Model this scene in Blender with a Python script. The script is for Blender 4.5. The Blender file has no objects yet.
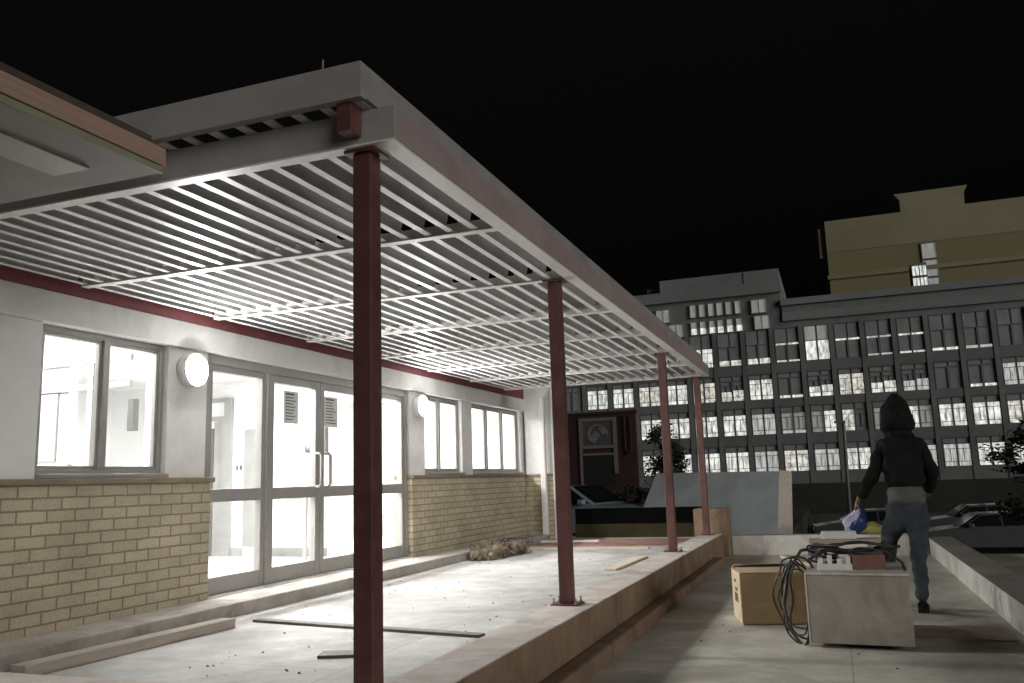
import bpy, bmesh, math, random
from mathutils import Vector, Matrix
random.seed(7)
S = bpy.context.scene
COL = S.collection
PI = math.pi

# ------------------------------------------------------------------ materials
def nodes(m):
    m.use_nodes = True
    nt = m.node_tree
    return nt, nt.nodes, nt.links, nt.nodes["Principled BSDF"]

def mat(name, col, rough=.7, var=.25, scale=6., bump=.0, bscale=60., metal=0., detail=6., stain=None, sscale=.8, stretch=None, spec=None, joint=None):
    """base colour broken up by two noises; optional large stains of a second colour"""
    m = bpy.data.materials.new(name)
    nt, N, L, B = nodes(m)
    B.inputs["Roughness"].default_value = rough
    B.inputs["Metallic"].default_value = metal
    if spec is not None: B.inputs["Specular IOR Level"].default_value = spec
    tc = N.new("ShaderNodeTexCoord")
    vec = tc.outputs["Object"]
    if stretch:
        mp = N.new("ShaderNodeMapping"); mp.inputs["Scale"].default_value = stretch
        L.new(vec, mp.inputs["Vector"]); vec = mp.outputs["Vector"]
    n = N.new("ShaderNodeTexNoise"); n.inputs["Scale"].default_value = scale; n.inputs["Detail"].default_value = detail
    n.inputs["Roughness"].default_value = .65
    L.new(vec, n.inputs["Vector"])
    r = N.new("ShaderNodeValToRGB")
    a, b = 1 - var, 1 + var
    r.color_ramp.elements[0].position = .3; r.color_ramp.elements[1].position = .7
    r.color_ramp.elements[0].color = (col[0]*a, col[1]*a, col[2]*a, 1)
    r.color_ramp.elements[1].color = (min(1, col[0]*b), min(1, col[1]*b), min(1, col[2]*b), 1)
    L.new(n.outputs["Fac"], r.inputs["Fac"])
    out = r.outputs["Color"]
    if stain:
        n2 = N.new("ShaderNodeTexNoise"); n2.inputs["Scale"].default_value = sscale; n2.inputs["Detail"].default_value = 8
        n2.inputs["Roughness"].default_value = .7; n2.inputs["Distortion"].default_value = .6
        L.new(vec, n2.inputs["Vector"])
        r2 = N.new("ShaderNodeValToRGB"); r2.color_ramp.elements[0].position = .47; r2.color_ramp.elements[1].position = .66
        L.new(n2.outputs["Fac"], r2.inputs["Fac"])
        mx = N.new("ShaderNodeMix"); mx.data_type = 'RGBA'
        L.new(r2.outputs["Color"], mx.inputs["Factor"]); L.new(out, mx.inputs[6]); mx.inputs[7].default_value = (*stain, 1)
        out = mx.outputs[2]
    if joint:      # sawn joints in a cast floor
        nb = N.new("ShaderNodeTexNoise"); nb.inputs["Scale"].default_value = 3
        L.new(tc.outputs["Object"], nb.inputs["Vector"])
        va = N.new("ShaderNodeVectorMath"); va.operation = 'MULTIPLY_ADD'; va.inputs[1].default_value = (.008, .008, 0)
        L.new(nb.outputs["Color"], va.inputs[0]); L.new(tc.outputs["Object"], va.inputs[2])
        bt = N.new("ShaderNodeTexBrick"); bt.offset = 0; bt.inputs["Scale"].default_value = 1
        bt.inputs["Brick Width"].default_value = joint[0]; bt.inputs["Row Height"].default_value = joint[1]
        bt.inputs["Mortar Size"].default_value = .005; bt.inputs["Mortar Smooth"].default_value = .5
        L.new(va.outputs[0], bt.inputs["Vector"])
        mj = N.new("ShaderNodeMix"); mj.data_type = 'RGBA'
        L.new(bt.outputs["Fac"], mj.inputs["Factor"]); L.new(out, mj.inputs[6]); mj.inputs[7].default_value = (col[0]*.55, col[1]*.55, col[2]*.55, 1)
        out = mj.outputs[2]
    L.new(out, B.inputs["Base Color"])
    if bump:
        n3 = N.new("ShaderNodeTexNoise"); n3.inputs["Scale"].default_value = bscale; n3.inputs["Detail"].default_value = 5
        L.new(vec, n3.inputs["Vector"])
        bp = N.new("ShaderNodeBump"); bp.inputs["Strength"].default_value = bump; bp.inputs["Distance"].default_value = .02
        L.new(n3.outputs["Fac"], bp.inputs["Height"]); L.new(bp.outputs["Normal"], B.inputs["Normal"])
    return m

def emis(name, col, strength, var=0., scale=3., stretch=(1, 1, 1)):
    m = bpy.data.materials.new(name)
    nt, N, L, B = nodes(m)
    B.inputs["Base Color"].default_value = (.6, .6, .6, 1)
    B.inputs["Emission Color"].default_value = (*col, 1)
    B.inputs["Emission Strength"].default_value = strength
    if var:
        tc = N.new("ShaderNodeTexCoord"); mp = N.new("ShaderNodeMapping"); mp.inputs["Scale"].default_value = stretch
        L.new(tc.outputs["Object"], mp.inputs["Vector"])
        n = N.new("ShaderNodeTexNoise"); n.inputs["Scale"].default_value = scale; n.inputs["Detail"].default_value = 3
        L.new(mp.outputs["Vector"], n.inputs["Vector"])
        mr = N.new("ShaderNodeMapRange"); mr.inputs[1].default_value = .35; mr.inputs[2].default_value = .65
        mr.inputs[3].default_value = strength*(1-var); mr.inputs[4].default_value = strength*(1+var)
        L.new(n.outputs["Fac"], mr.inputs[0]); L.new(mr.outputs[0], B.inputs["Emission Strength"])
    return m

def glass_mat(name, tint=(1, 1, 1), refl=.06):
    m = bpy.data.materials.new(name); m.use_nodes = True
    nt = m.node_tree; N = nt.nodes; L = nt.links
    N.remove(N["Principled BSDF"])
    o = N["Material Output"]
    t = N.new("ShaderNodeBsdfTransparent"); t.inputs[0].default_value = (*tint, 1)
    g = N.new("ShaderNodeBsdfGlossy"); g.inputs["Roughness"].default_value = .02
    lw_ = N.new("ShaderNodeLayerWeight"); lw_.inputs["Blend"].default_value = .5     # symmetric Schlick reflectance of a thin pane
    pw_ = N.new("ShaderNodeMath"); pw_.operation = 'POWER'; pw_.inputs[1].default_value = 5
    f = N.new("ShaderNodeMath"); f.operation = 'MULTIPLY_ADD'; f.inputs[1].default_value = .9; f.inputs[2].default_value = refl
    L.new(lw_.outputs["Facing"], pw_.inputs[0]); L.new(pw_.outputs[0], f.inputs[0])
    mx = N.new("ShaderNodeMixShader")
    L.new(f.outputs[0], mx.inputs[0]); L.new(t.outputs[0], mx.inputs[1]); L.new(g.outputs[0], mx.inputs[2])
    L.new(mx.outputs[0], o.inputs["Surface"])
    return m

def brick_mat(name, c1, c2, mortar, axis='Y', bw=.255, bh=.091):
    m = bpy.data.materials.new(name)
    nt, N, L, B = nodes(m)
    B.inputs["Roughness"].default_value = .85
    tc = N.new("ShaderNodeTexCoord"); sp = N.new("ShaderNodeSeparateXYZ"); cb = N.new("ShaderNodeCombineXYZ")
    L.new(tc.outputs["Object"], sp.inputs[0])
    L.new(sp.outputs[1 if axis == 'Y' else 0], cb.inputs[0]); L.new(sp.outputs[2], cb.inputs[1])
    nw = N.new("ShaderNodeTexNoise"); nw.inputs["Scale"].default_value = 9; nw.inputs["Detail"].default_value = 3
    L.new(tc.outputs["Object"], nw.inputs["Vector"])
    va = N.new("ShaderNodeVectorMath"); va.operation = 'MULTIPLY_ADD'
    va.inputs[1].default_value = (.012, .012, .012)
    L.new(nw.outputs["Color"], va.inputs[0]); L.new(cb.outputs[0], va.inputs[2])
    t = N.new("ShaderNodeTexBrick")
    t.inputs["Scale"].default_value = 1; t.inputs["Brick Width"].default_value = bw; t.inputs["Row Height"].default_value = bh
    t.inputs["Mortar Size"].default_value = .008; t.inputs["Mortar Smooth"].default_value = .25; t.inputs["Bias"].default_value = -.1
    t.inputs["Color1"].default_value = (*c1, 1); t.inputs["Color2"].default_value = (*c2, 1); t.inputs["Mortar"].default_value = (*mortar, 1)
    L.new(va.outputs[0], t.inputs["Vector"])
    n = N.new("ShaderNodeTexNoise"); n.inputs["Scale"].default_value = 45; n.inputs["Detail"].default_value = 6
    L.new(tc.outputs["Object"], n.inputs["Vector"])
    n2 = N.new("ShaderNodeTexNoise"); n2.inputs["Scale"].default_value = 2.2; n2.inputs["Detail"].default_value = 4
    L.new(tc.outputs["Object"], n2.inputs["Vector"])
    ad = N.new("ShaderNodeMath"); ad.operation = 'ADD'; L.new(n.outputs["Fac"], ad.inputs[0]); L.new(n2.outputs["Fac"], ad.inputs[1])
    mr = N.new("ShaderNodeMapRange"); mr.inputs[1].default_value = .6; mr.inputs[2].default_value = 1.4; mr.inputs[3].default_value = .72; mr.inputs[4].default_value = 1.22
    L.new(ad.outputs[0], mr.inputs[0])
    mx = N.new("ShaderNodeMix"); mx.data_type = 'RGBA'; mx.blend_type = 'MULTIPLY'; mx.inputs["Factor"].default_value = 1
    L.new(t.outputs["Color"], mx.inputs[6]); L.new(mr.outputs[0], mx.inputs[7])
    L.new(mx.outputs[2], B.inputs["Base Color"])
    bp = N.new("ShaderNodeBump"); bp.inputs["Strength"].default_value = .7; bp.inputs["Distance"].default_value = .012; bp.invert = True
    hh = N.new("ShaderNodeMath"); hh.operation = 'MULTIPLY_ADD'; hh.inputs[1].default_value = .25
    L.new(n.outputs["Fac"], hh.inputs[0]); L.new(t.outputs["Fac"], hh.inputs[2])
    L.new(hh.outputs[0], bp.inputs["Height"]); L.new(bp.outputs["Normal"], B.inputs["Normal"])
    return m

M = {}
M['concrete'] = mat('terrace screed', (.53, .52, .495), .75, .2, 3., .25, 40, stain=(.33, .31, .285), sscale=.9, joint=(2.9, 2.35))
M['slab'] = mat('lower slab concrete', (.56, .535, .46), .72, .22, 2.2, .25, 35, stain=(.33, .31, .26), sscale=.7, joint=(2.6, 3.1))
M['kerb'] = mat('kerb concrete', (.62, .56, .51), .8, .17, 4., .3, 50, stain=(.42, .36, .30), sscale=1.3)
M['parapettop'] = mat('dark parapet top', (.27, .25, .22), .85, .16, 4, .3, 45, stain=(.19, .175, .15), sscale=1.3)
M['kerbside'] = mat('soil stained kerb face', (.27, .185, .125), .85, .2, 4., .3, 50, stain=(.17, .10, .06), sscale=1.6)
M['parapet'] = mat('parapet plaster', (.60, .58, .53), .8, .14, 4., .25, 45, stain=(.30, .28, .25), sscale=1.1)
M['plaster'] = mat('painted plaster', (.72, .72, .71), .75, .05, 3., .08, 80, stain=(.60, .59, .56), sscale=1.2)
M['plinth'] = mat('plinth concrete', (.42, .39, .35), .8, .16, 4., .3, 50, stain=(.25, .23, .2), sscale=1.6)
M['brick'] = brick_mat('cream face brick', (.50, .44, .315), (.41, .36, .25), (.235, .205, .155), 'Y')
M['brickx'] = brick_mat('cream face brick return', (.50, .44, .315), (.41, .36, .25), (.235, .205, .155), 'X')
M['cap'] = mat('brick sill cap', (.22, .18, .12), .8, .2, 8, .3, 40)
M['alu'] = mat('grey aluminium frame', (.33, .32, .30), .45, .06, 12, metal=.25)
M['white'] = mat('white painted steel', (.72, .70, .68), .42, .07, 9, .05, 60)
M['blade'] = mat('shaded louvre blade', (.56, .555, .55), .42, .14, 5, .05, 40)  # louvre steel darkened to stand for shade on the blades
M['slat'] = mat('louvre steel', (.74, .73, .72), .38, .09, 7, .04, 60)
M['fascia'] = mat('fascia sheet metal', (.34, .325, .31), .6, .1, 2.5, .06, 10, stain=(.27, .255, .245), sscale=1.4)
M['fasciap'] = mat('primed fascia sheet', (.36, .285, .28), .6, .12, 2.5, .06, 10, stain=(.30, .235, .235), sscale=1.4)
M['red'] = mat('red oxide steel', (.130, .054, .048), .5, .25, 7, .12, 30, stain=(.085, .034, .03), sscale=3)
M['redl'] = mat('dull red ledger', (.20, .055, .06), .6, .15, 8)
M['floorin'] = mat('pale vinyl floor', (.72, .72, .71), .35, .05, 3)
M['wallin'] = mat('white interior wall', (.66, .665, .66), .7, .03, 3)
M['paperg'] = mat('grey notice paper', (.66, .66, .65), .8, .06, 5)
M['igrey'] = mat('pale grey interior joinery', (.26, .26, .25), .5, .08, 5)
M['grey'] = mat('grey laminate', (.11, .107, .10), .5, .1, 5)
M['paper'] = mat('printed paper', (.62, .61, .59), .8, .35, 55, stretch=(1, 1, 4))
M['paperd'] = mat('shaded notice', (.36, .36, .355), .8, .75, 14, stretch=(1, .7, 3.5), detail=2)
M['glass'] = glass_mat('window glass')
M['globe'] = emis('lit opal globe', (1, .99, .975), 135.)
M['tube'] = emis('lit diffuser', (1, .98, .95), 4.)
M['orange'] = mat('copper coloured fascia', (.37, .25, .195), .5, .2, 3, stretch=(1, .12, 14))
M['brown'] = mat('brown roof edge', (.075, .062, .05), .7, .2, 4)
M['green'] = mat('pale green trim', (.24, .25, .17), .7, .15, 4)
M['soffit'] = mat('grey soffit board', (.30, .285, .27), .8, .08, 3)
M['panel'] = mat('unlit diffuser panel', (.46, .43, .41), .5, .05, 4)
M['crate'] = mat('grubby painted steel', (.38, .35, .295), .6, .15, 3., .12, 20, stain=(.27, .24, .20), sscale=2.4, stretch=(1, 1, .7))
M['cratel'] = mat('pale painted steel edge', (.62, .59, .53), .55, .15, 6, stain=(.36, .32, .27), sscale=3)
M['card'] = mat('brown cardboard', (.52, .385, .215), .85, .14, 4, .06, 40, stretch=(1, 1, 3))
M['cardl'] = mat('cardboard lit face', (.62, .50, .33), .85, .12, 4)  # paler copy of the cardboard, standing for light on left end and lid
M['ink'] = mat('printed ink', (.12, .085, .05), .8, .2, 20)
M['tape'] = mat('packing tape', (.42, .31, .17), .25, .15, 6)
M['cable'] = mat('black rubber cable', (.035, .033, .03), .5, .2, 10)
M['black'] = mat('matt black', (.012, .012, .012), .8, .3, 8)
M['blackwall'] = mat('near black wall face', (.004, .004, .004), .9, .3, 3, spec=.03)
M['olive'] = mat('olive brown base course', (.045, .038, .02), .9, .3, 5, spec=.1)
M['wood'] = mat('weathered timber', (.44, .39, .33), .8, .2, 4, .2, 30, stretch=(6, .6, 6))
M['woodp'] = mat('pale timber offcut', (.62, .54, .43), .75, .12, 6, stretch=(6, .8, 6))
M['wooddark'] = mat('dark wet timber', (.09, .075, .06), .6, .25, 6)
M['rubble'] = mat('broken masonry', (.23, .19, .13), .9, .5, 6, .4, 25, stain=(.06, .045, .03), sscale=7)
M['foam'] = mat('white foam', (.75, .73, .69), .8, .06, 12)
M['redbrown'] = mat('red brown parcel', (.20, .09, .07), .7, .2, 8)
M['redtile'] = mat('red paving', (.36, .17, .13), .8, .25, 5, stain=(.42, .33, .27), sscale=2)
M['redboard'] = mat('faded reddish board', (.36, .25, .20), .8, .25, 4, stain=(.40, .36, .30), sscale=2.5)
M['hivis'] = mat('yellow green cloth', (.25, .255, .07), .8, .3, 9)
M['hoodie'] = mat('black hoodie cloth', (.013, .013, .0125), .95, .4, 7, .4, 30, spec=.15)
M['jeans'] = mat('dark grey denim', (.050, .060, .068), .95, .4, 5, .3, 40, spec=.2)
M['shoe'] = mat('black shoe', (.012, .012, .012), .6, .2, 8)
M['skin'] = mat('skin', (.16, .085, .055), .6, .1, 8)
M['belt'] = mat('grey shirt hem', (.10, .105, .095), .9, .2, 12)
M['bagb'] = mat('blue plastic bag', (.03, .055, .20), .45, .4, 9, .4, 14)
M['bagw'] = mat('pale plastic bag', (.45, .47, .62), .4, .25, 9, .4, 14)
M['steelgrey'] = mat('galvanised pole', (.22, .22, .21), .5, .12, 6, metal=.3)
M['ramp'] = mat('blue grey render', (.34, .375, .38), .8, .12, 1.2, .1, 20, stain=(.26, .28, .28), sscale=.9)
M['carblue'] = mat('pale blue car paint', (.26, .34, .36), .3, .05, 2)
M['cardark'] = mat('dark car paint', (.06, .06, .062), .2, .1, 2)
M['cargrey'] = mat('silver car paint', (.09, .09, .092), .22, .08, 2)
M['carglass'] = mat('car window', (.012, .016, .017), .06, .1, 2)
M['tyre'] = mat('tyre rubber', (.012, .012, .012), .85, .2, 10)
M['rim'] = mat('wheel rim', (.28, .28, .28), .35, .1, 6, metal=.7)
M['lampglass'] = mat('headlight lens', (.5, .5, .5), .1, .1, 6)
M['tail'] = mat('tail light lens', (.22, .02, .02), .2, .1, 6)
M['hoard'] = mat('dark red hoarding', (.038, .016, .015), .75, .25, 1.5)
M['signf'] = mat('grey white sign frame', (.16, .157, .153), .7, .1, 4)
M['signg'] = mat('grey sign panel', (.075, .075, .075), .7, .3, 2)
M['emblem'] = mat('pale grey emblem paint', (.17, .17, .168), .7, .3, 5)
M['facade'] = mat('grey office concrete', (.205, .216, .212), .85, .12, .35, .05, 2, stain=(.115, .12, .115), sscale=.12)
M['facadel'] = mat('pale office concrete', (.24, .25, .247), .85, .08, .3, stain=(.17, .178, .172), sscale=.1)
M['facaded'] = mat('dark office spandrel', (.18, .19, .187), .85, .15, .3)
M['baseday'] = mat('dark ground storey', (.035, .035, .03), .9, .3, .4)
M['frame'] = mat('office window frame', (.17, .176, .17), .6, .1, 2)
M['dark'] = mat('dark window', (.31, .33, .33), .35, .2, 1)
M['dim'] = emis('dim curtained window', (.85, .88, .82), .034, .35, 1.2, (2.5, 1, .6))
M['lit'] = emis('lit office window', (.93, .96, .88), .185, .55, 1.8, (3.4, 1, 1.1))
M['litw'] = emis('lit office window warm', (.95, .92, .82), .15, .6, 2.1, (2.2, 1, 1.6))
M['litd'] = emis('lit office window with blind', (.88, .92, .88), .11, .5, 2.6, (5, 1, .5))
M['lity'] = emis('lit yellow doorway', (.85, .75, .42), .07, .4, 2)
M['oliveb'] = mat('ochre tower render', (.30, .285, .185), .85, .08, .12, stain=(.25, .23, .13), sscale=.06)
M['olived'] = mat('ochre tower lower render', (.24, .215, .11), .85, .1, .12)
M['asphalt'] = mat('car park asphalt', (.045, .045, .043), .8, .25, .8, .2, 20)
M['ground'] = mat('dark ground', (.04, .04, .036), .9, .3, .3)
M['bark'] = mat('tree bark', (.05, .042, .03), .9, .3, 8, .5, 15)
M['leaf'] = mat('dark leaves', (.030, .038, .020), .7, .5, 2)

# ------------------------------------------------------------------ mesh helper
class MB:
    def __init__(s): s.v = []; s.f = []; s.m = []; s.sm = []
    def add(s, vs, fs, mi=0, smooth=False):
        b = len(s.v); s.v += [tuple(p) for p in vs]
        for f in fs: s.f.append([b+i for i in f]); s.m.append(mi); s.sm.append(smooth)
        return s
    def box(s, x0, x1, y0, y1, z0, z1, mi=0, mtx=None):
        vs = [Vector((x, y, z)) for x in (x0, x1) for y in (y0, y1) for z in (z0, z1)]
        if mtx is not None: vs = [mtx @ v for v in vs]
        return s.add(vs, [(0, 1, 3, 2), (4, 6, 7, 5), (0, 4, 5, 1), (2, 3, 7, 6), (0, 2, 6, 4), (1, 5, 7, 3)], mi)
    def prism(s, poly, a0, a1, axis='Y', mi=0, mtx=None):
        """poly = list of 2D points; extruded along axis between a0 and a1"""
        def P(u, w, a):
            if axis == 'Y': return Vector((u, a, w))
            if axis == 'X': return Vector((a, u, w))
            return Vector((u, w, a))
        n = len(poly)
        vs = [P(u, w, a0) for u, w in poly] + [P(u, w, a1) for u, w in poly]
        if mtx is not None: vs = [mtx @ v for v in vs]
        fs = [tuple(range(n)), tuple(range(2*n-1, n-1, -1))] + [(i, (i+1) % n, n+(i+1) % n, n+i) for i in range(n)]
        return s.add(vs, fs, mi)
    def tube(s, pts, r, n=8, mi=0, caps=True, kink=0.):
        pts = [Vector(p) for p in pts]
        if kink:
            f1, f2 = random.uniform(.5, 1.1), random.uniform(0, 6)
            for i in range(1, len(pts)-1): pts[i] = pts[i]+Vector((math.sin(f1*i+f2), math.sin(f1*1.3*i+2*f2), math.cos(f1*.8*i+f2)*.6))*kink*math.sin(PI*i/(len(pts)-1))
        rings = []
        rr = r if isinstance(r, (list, tuple)) else [r]*len(pts)
        up = None
        for i, p in enumerate(pts):
            t = (pts[min(i+1, len(pts)-1)] - pts[max(i-1, 0)]).normalized()
            if up is None: up = t.orthogonal().normalized()
            a = (up - t*up.dot(t)); a = a.normalized() if a.length > 1e-6 else t.orthogonal().normalized()
            up = a; b = t.cross(a)
            rings.append([p + (a*math.cos(2*PI*k/n) + b*math.sin(2*PI*k/n))*rr[i] for k in range(n)])
        vs = [v for R in rings for v in R]; fs = []
        for i in range(len(pts)-1):
            for k in range(n): fs.append((i*n+k, i*n+(k+1) % n, (i+1)*n+(k+1) % n, (i+1)*n+k))
        s.add(vs, fs, mi, True)
        if caps:
            s.add(rings[0][::-1], [tuple(range(n))], mi); s.add(rings[-1], [tuple(range(n))], mi)
        return s
    def lathe(s, prof, c, axis='X', n=24, mi=0):
        """prof = [(radius, along)] revolved round axis through c"""
        vs = []
        for r, a in prof:
            for k in range(n):
                u, w = r*math.cos(2*PI*k/n), r*math.sin(2*PI*k/n)
                vs.append({'X': (c[0]+a, c[1]+u, c[2]+w), 'Y': (c[0]+u, c[1]+a, c[2]+w), 'Z': (c[0]+u, c[1]+w, c[2]+a)}[axis])
        fs = []
        for i in range(len(prof)-1):
            for k in range(n): fs.append((i*n+k, i*n+(k+1) % n, (i+1)*n+(k+1) % n, (i+1)*n+k))
        return s.add(vs, fs, mi, True)
    def build(s, name, mats, parent=None, loc=None, bevel=0., seg=2):
        if not isinstance(mats, (list, tuple)): mats = [mats]
        me = bpy.data.meshes.new(name)
        o = bpy.data.objects.new(name, me)
        off = Vector(loc) if loc is not None else (Vector(parent_loc(parent)) if parent is not None else Vector((0, 0, 0)))
        me.from_pydata([tuple(Vector(v)-off) for v in s.v], [], s.f)
        for m in mats: me.materials.append(m)
        for p, mi, sm in zip(me.polygons, s.m, s.sm): p.material_index = mi; p.use_smooth = sm
        bm = bmesh.new(); bm.from_mesh(me); bmesh.ops.recalc_face_normals(bm, faces=bm.faces); bm.to_mesh(me); bm.free()
        me.update()
        COL.objects.link(o)
        if parent is not None:
            o.parent = parent
            if loc is not None: o.location = off - Vector(parent_loc(parent))
            o['_w'] = tuple(off)
        else:
            o.location = off; o['_w'] = tuple(off)
        if bevel:
            b = o.modifiers.new('bevel', 'BEVEL'); b.width = bevel; b.segments = seg; b.limit_method = 'ANGLE'; b.angle_limit = .6
        return o

def parent_loc(p): return tuple(p['_w'])

def tag(o, label, cat, group=None, kind=None):
    if label: o['label'] = label
    if cat: o['category'] = cat
    if group: o['group'] = group
    if kind: o['kind'] = kind
    return o
def thing(name, label, cat, loc=(0, 0, 0), group=None):
    o = bpy.data.objects.new(name, None); COL.objects.link(o); o.location = loc; o['_w'] = tuple(loc)
    return tag(o, label, cat, group)
def struct(o): o['kind'] = 'structure'; return o
def side_mat(o, m, axis, sign):
    o.data.materials.append(m); k = len(o.data.materials)-1
    for p in o.data.polygons:
        if p.normal[axis]*sign > .7: p.material_index = k
    return o
def box(name, m, x0, x1, y0, y1, z0, z1, parent=None, bevel=0., loc=None):
    return MB().box(x0, x1, y0, y1, z0, z1).build(name, m, parent, loc, bevel)
def dup(o, parent=None, off=None):
    c = o.copy(); COL.objects.link(c)
    if parent is not None: c.parent = parent
    if off is not None: c.location = Vector(o.location)+Vector(off)
    for ch in list(o.children): dup(ch, c)
    return c

# heights: camera at .95; kerb top 0; terrace -.15; lower slab -.37; car park -2
ZT, ZL, ZG = -.15, -.37, -2.0

# ------------------------------------------------------------------ ground
struct(box('ground', M['ground'], -400, 400, -60, 700, ZG-.5, ZG-.02))
struct(box('car_park', M['asphalt'], -1.2, 60, 16.2, 64, ZG-.4, ZG))
struct(box('driveway', M['asphalt'], -22, -1.22, 16.4, 40, ZG-.3, -.62))
struct(box('terrace_floor', M['concrete'], -7.0, -2.15, 2.6, 16.35, -.6, ZT))
struct(box('lower_floor', M['slab'], -1.8, 3.2, -4, 15.0, -.8, ZL))
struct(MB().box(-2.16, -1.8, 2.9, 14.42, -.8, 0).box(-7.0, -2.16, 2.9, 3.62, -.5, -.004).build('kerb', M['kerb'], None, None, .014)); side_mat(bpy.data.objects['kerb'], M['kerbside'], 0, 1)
struct(box('ledge', M['kerbside'], -1.8, -1.66, 3.0, 13.2, -.8, -.262, bevel=.02))
struct(box('red_paving', M['redtile'], -5.0, -2.165, 13.9, 15.4, ZT-.05, ZT+.012))

# ------------------------------------------------------------------ low building
BX = -5.5
bld = thing('clinic_building', 'long low cream brick and white plaster building with brightly lit windows and glass doors', 'building', (BX, 9, ZT))
def dado(y0, y1):
    w = box('brick_dado', M['brick'], BX-.28, BX, y0, y1, -.05, 1.03, bld)
    box('sill_cap', M['cap'], BX-.28, BX+.035, y0-.02, y1+.025, 1.03, 1.075, w, .006)
    # cream bricks stepping out on the pier ends
    return w
dado(1.0, 6.56); dado(10.66, 15.3)
MB().box(-6.1, -5.05, 0.0, 15.5, -.6, -.035).build('plinth', M['plinth'], bld, None, .012)
# plaster above the dado
for y0, y1 in ((0.5, 4.70), (6.02, 6.53), (10.68, 11.17), (12.5, 12.92), (15.21, 15.5)):
    MB().box(BX-.30, BX-.045, y0, y1, 1.075, 2.26).build('plaster_pier', M['plaster'], bld, None, .006)
for y0, y1 in ((4.70, 6.02), (11.17, 12.5), (12.92, 15.21)):
    box('sill_bed', M['plaster'], BX-.30, BX-.045, y0+.001, y1-.001, 1.075, 1.10, bld)
MB().box(BX-.32, BX, .5, 15.5, 2.26, 2.50).box(BX-.32, BX-.06, .5, 15.5, 2.50, 3.0).build('frieze', M['plaster'], bld, None, .006)
box('ledger', M['redl'], BX-.058, BX-.004, 1.0, 15.4, 2.502, 2.70, bld)
box('roof', M['brown'], -12, BX-.33, -2, 15.8, 3.0, 3.12, bld)

def window(y0, y1, mull, z0=1.10, z1=2.26):
    x0, x1 = BX-.17, BX-.10
    f = MB(); t = .05
    f.box(x0, x1, y0, y1, z0, z0+t).box(x0, x1, y0, y1, z1-t, z1).box(x0, x1, y0, y0+t, z0+t, z1-t).box(x0, x1, y1-t, y1, z0+t, z1-t)
    for k, y in enumerate(mull): f.box(x0, x1+.012, y-.03, y+.03, z0+t, z1-t)
    ed = [y0+t]+[y for y in mull]+[y1-t]
    for a, b in zip(ed[:-1], ed[1:]):      # sliding sash inner frames
        q = .028; a2 = a+(.03 if a in mull else 0); b2 = b-(.03 if b in mull else 0)
        f.box(x0+.015, x1-.012, a2, b2, z0+t, z0+t+q).box(x0+.015, x1-.012, a2, b2, z1-t-q, z1-t)
        f.box(x0+.015, x1-.012, a2, a2+q, z0+t+q, z1-t-q).box(x0+.015, x1-.012, b2-q, b2, z0+t+q, z1-t-q)
    o = f.build('window', M['alu'], bld, (x0, (y0+y1)/2, z0), .004)
    box('pane', M['glass'], x0+.03, x0+.036, y0+t, y1-t, z0+t, z1-t, o)
    box('sill', M['alu'], x1, BX+.0, y0, y1, z0-.022, z0+.012, o, .004)
    return o
window(4.70, 6.02, [5.36]); window(11.17, 12.5, [11.76]); window(12.92, 15.21, [13.66, 14.4])

# glazed entrance screen: sidelight, two doors, sidelight
dx0, dx1 = BX-.17, BX-.09
def leaf(name, y0, y1, st=.065, zr=(.84, .965), zb=.16, zt=2.17, frame_mat='alu'):
    f = MB(); z0 = -.02
    f.box(dx0, dx1, y0, y0+st, z0, zt).box(dx0, dx1, y1-st, y1, z0, zt)
    f.box(dx0+.004, dx1-.004, y0+st, y1-st, z0, z0+zb).box(dx0+.004, dx1-.004, y0+st, y1-st, zt-st, zt).box(dx0+.004, dx1-.004, y0+st, y1-st, zr[0], zr[1])
    o = f.build(name, M[frame_mat], bld, (dx0, (y0+y1)/2, z0), .004)
    MB().box(dx0+.035, dx0+.042, y0+st, y1-st, z0+zb, zr[0]).box(dx0+.035, dx0+.042, y0+st, y1-st, zr[1], zt-st).build('pane', M['glass'], o)
    return o
leaf('sidelight', 6.60, 7.50); d1 = leaf('door', 7.56, 8.52, .085); d2 = leaf('door', 8.53, 9.60, .085); leaf('sidelight', 9.66, 10.60)
fr = MB().box(dx0-.01, dx1+.02, 6.54, 6.60, -.034, 2.26).box(dx0-.01, dx1+.02, 7.50, 7.56, -.034, 2.17).box(dx0-.01, dx1+.02, 9.60, 9.66, -.034, 2.17).box(dx0-.01, dx1+.02, 10.60, 10.67, -.034, 2.26).box(dx0-.01, dx1+.02, 6.60, 10.60, 2.17, 2.26)
fr.build('door_frame', M['alu'], bld, None, .004)
box('threshold', M['white'], dx0-.02, BX+.0, 6.57, 10.65, -.034, -.022, bld)
def handle(y, par):
    MB().tube([(dx1, y, 1.34), (dx1+.05, y, 1.34), (dx1+.075, y, 1.31), (dx1+.075, y, .99), (dx1+.05, y, .96), (dx1, y, .96)], .017, 10).build('handle', M['alu'], par)
handle(8.44, d1); handle(8.63, d2)
def notice(par, y0, y1, z0, z1, m='paperd'):
    nb = MB().box(dx0+.045, dx0+.048, y0, y1, z0, z1); n_ = 9
    for k in range(n_):
        zz = z1-.03-(z1-z0-.05)*k/n_; w_ = (y1-y0)*random.uniform(.5, .82)
        nb.box(dx0+.0485, dx0+.050, y0+.03, y0+.03+w_, zz-.014, zz-.002 if k else zz+.008, 1)
    nb.build('notice', [M['paperg'], M['grey']], par)
notice(d1, 7.86, 8.13, 1.66, 2.02); notice(d2, 8.66, 8.94, 1.66, 2.02)

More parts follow.
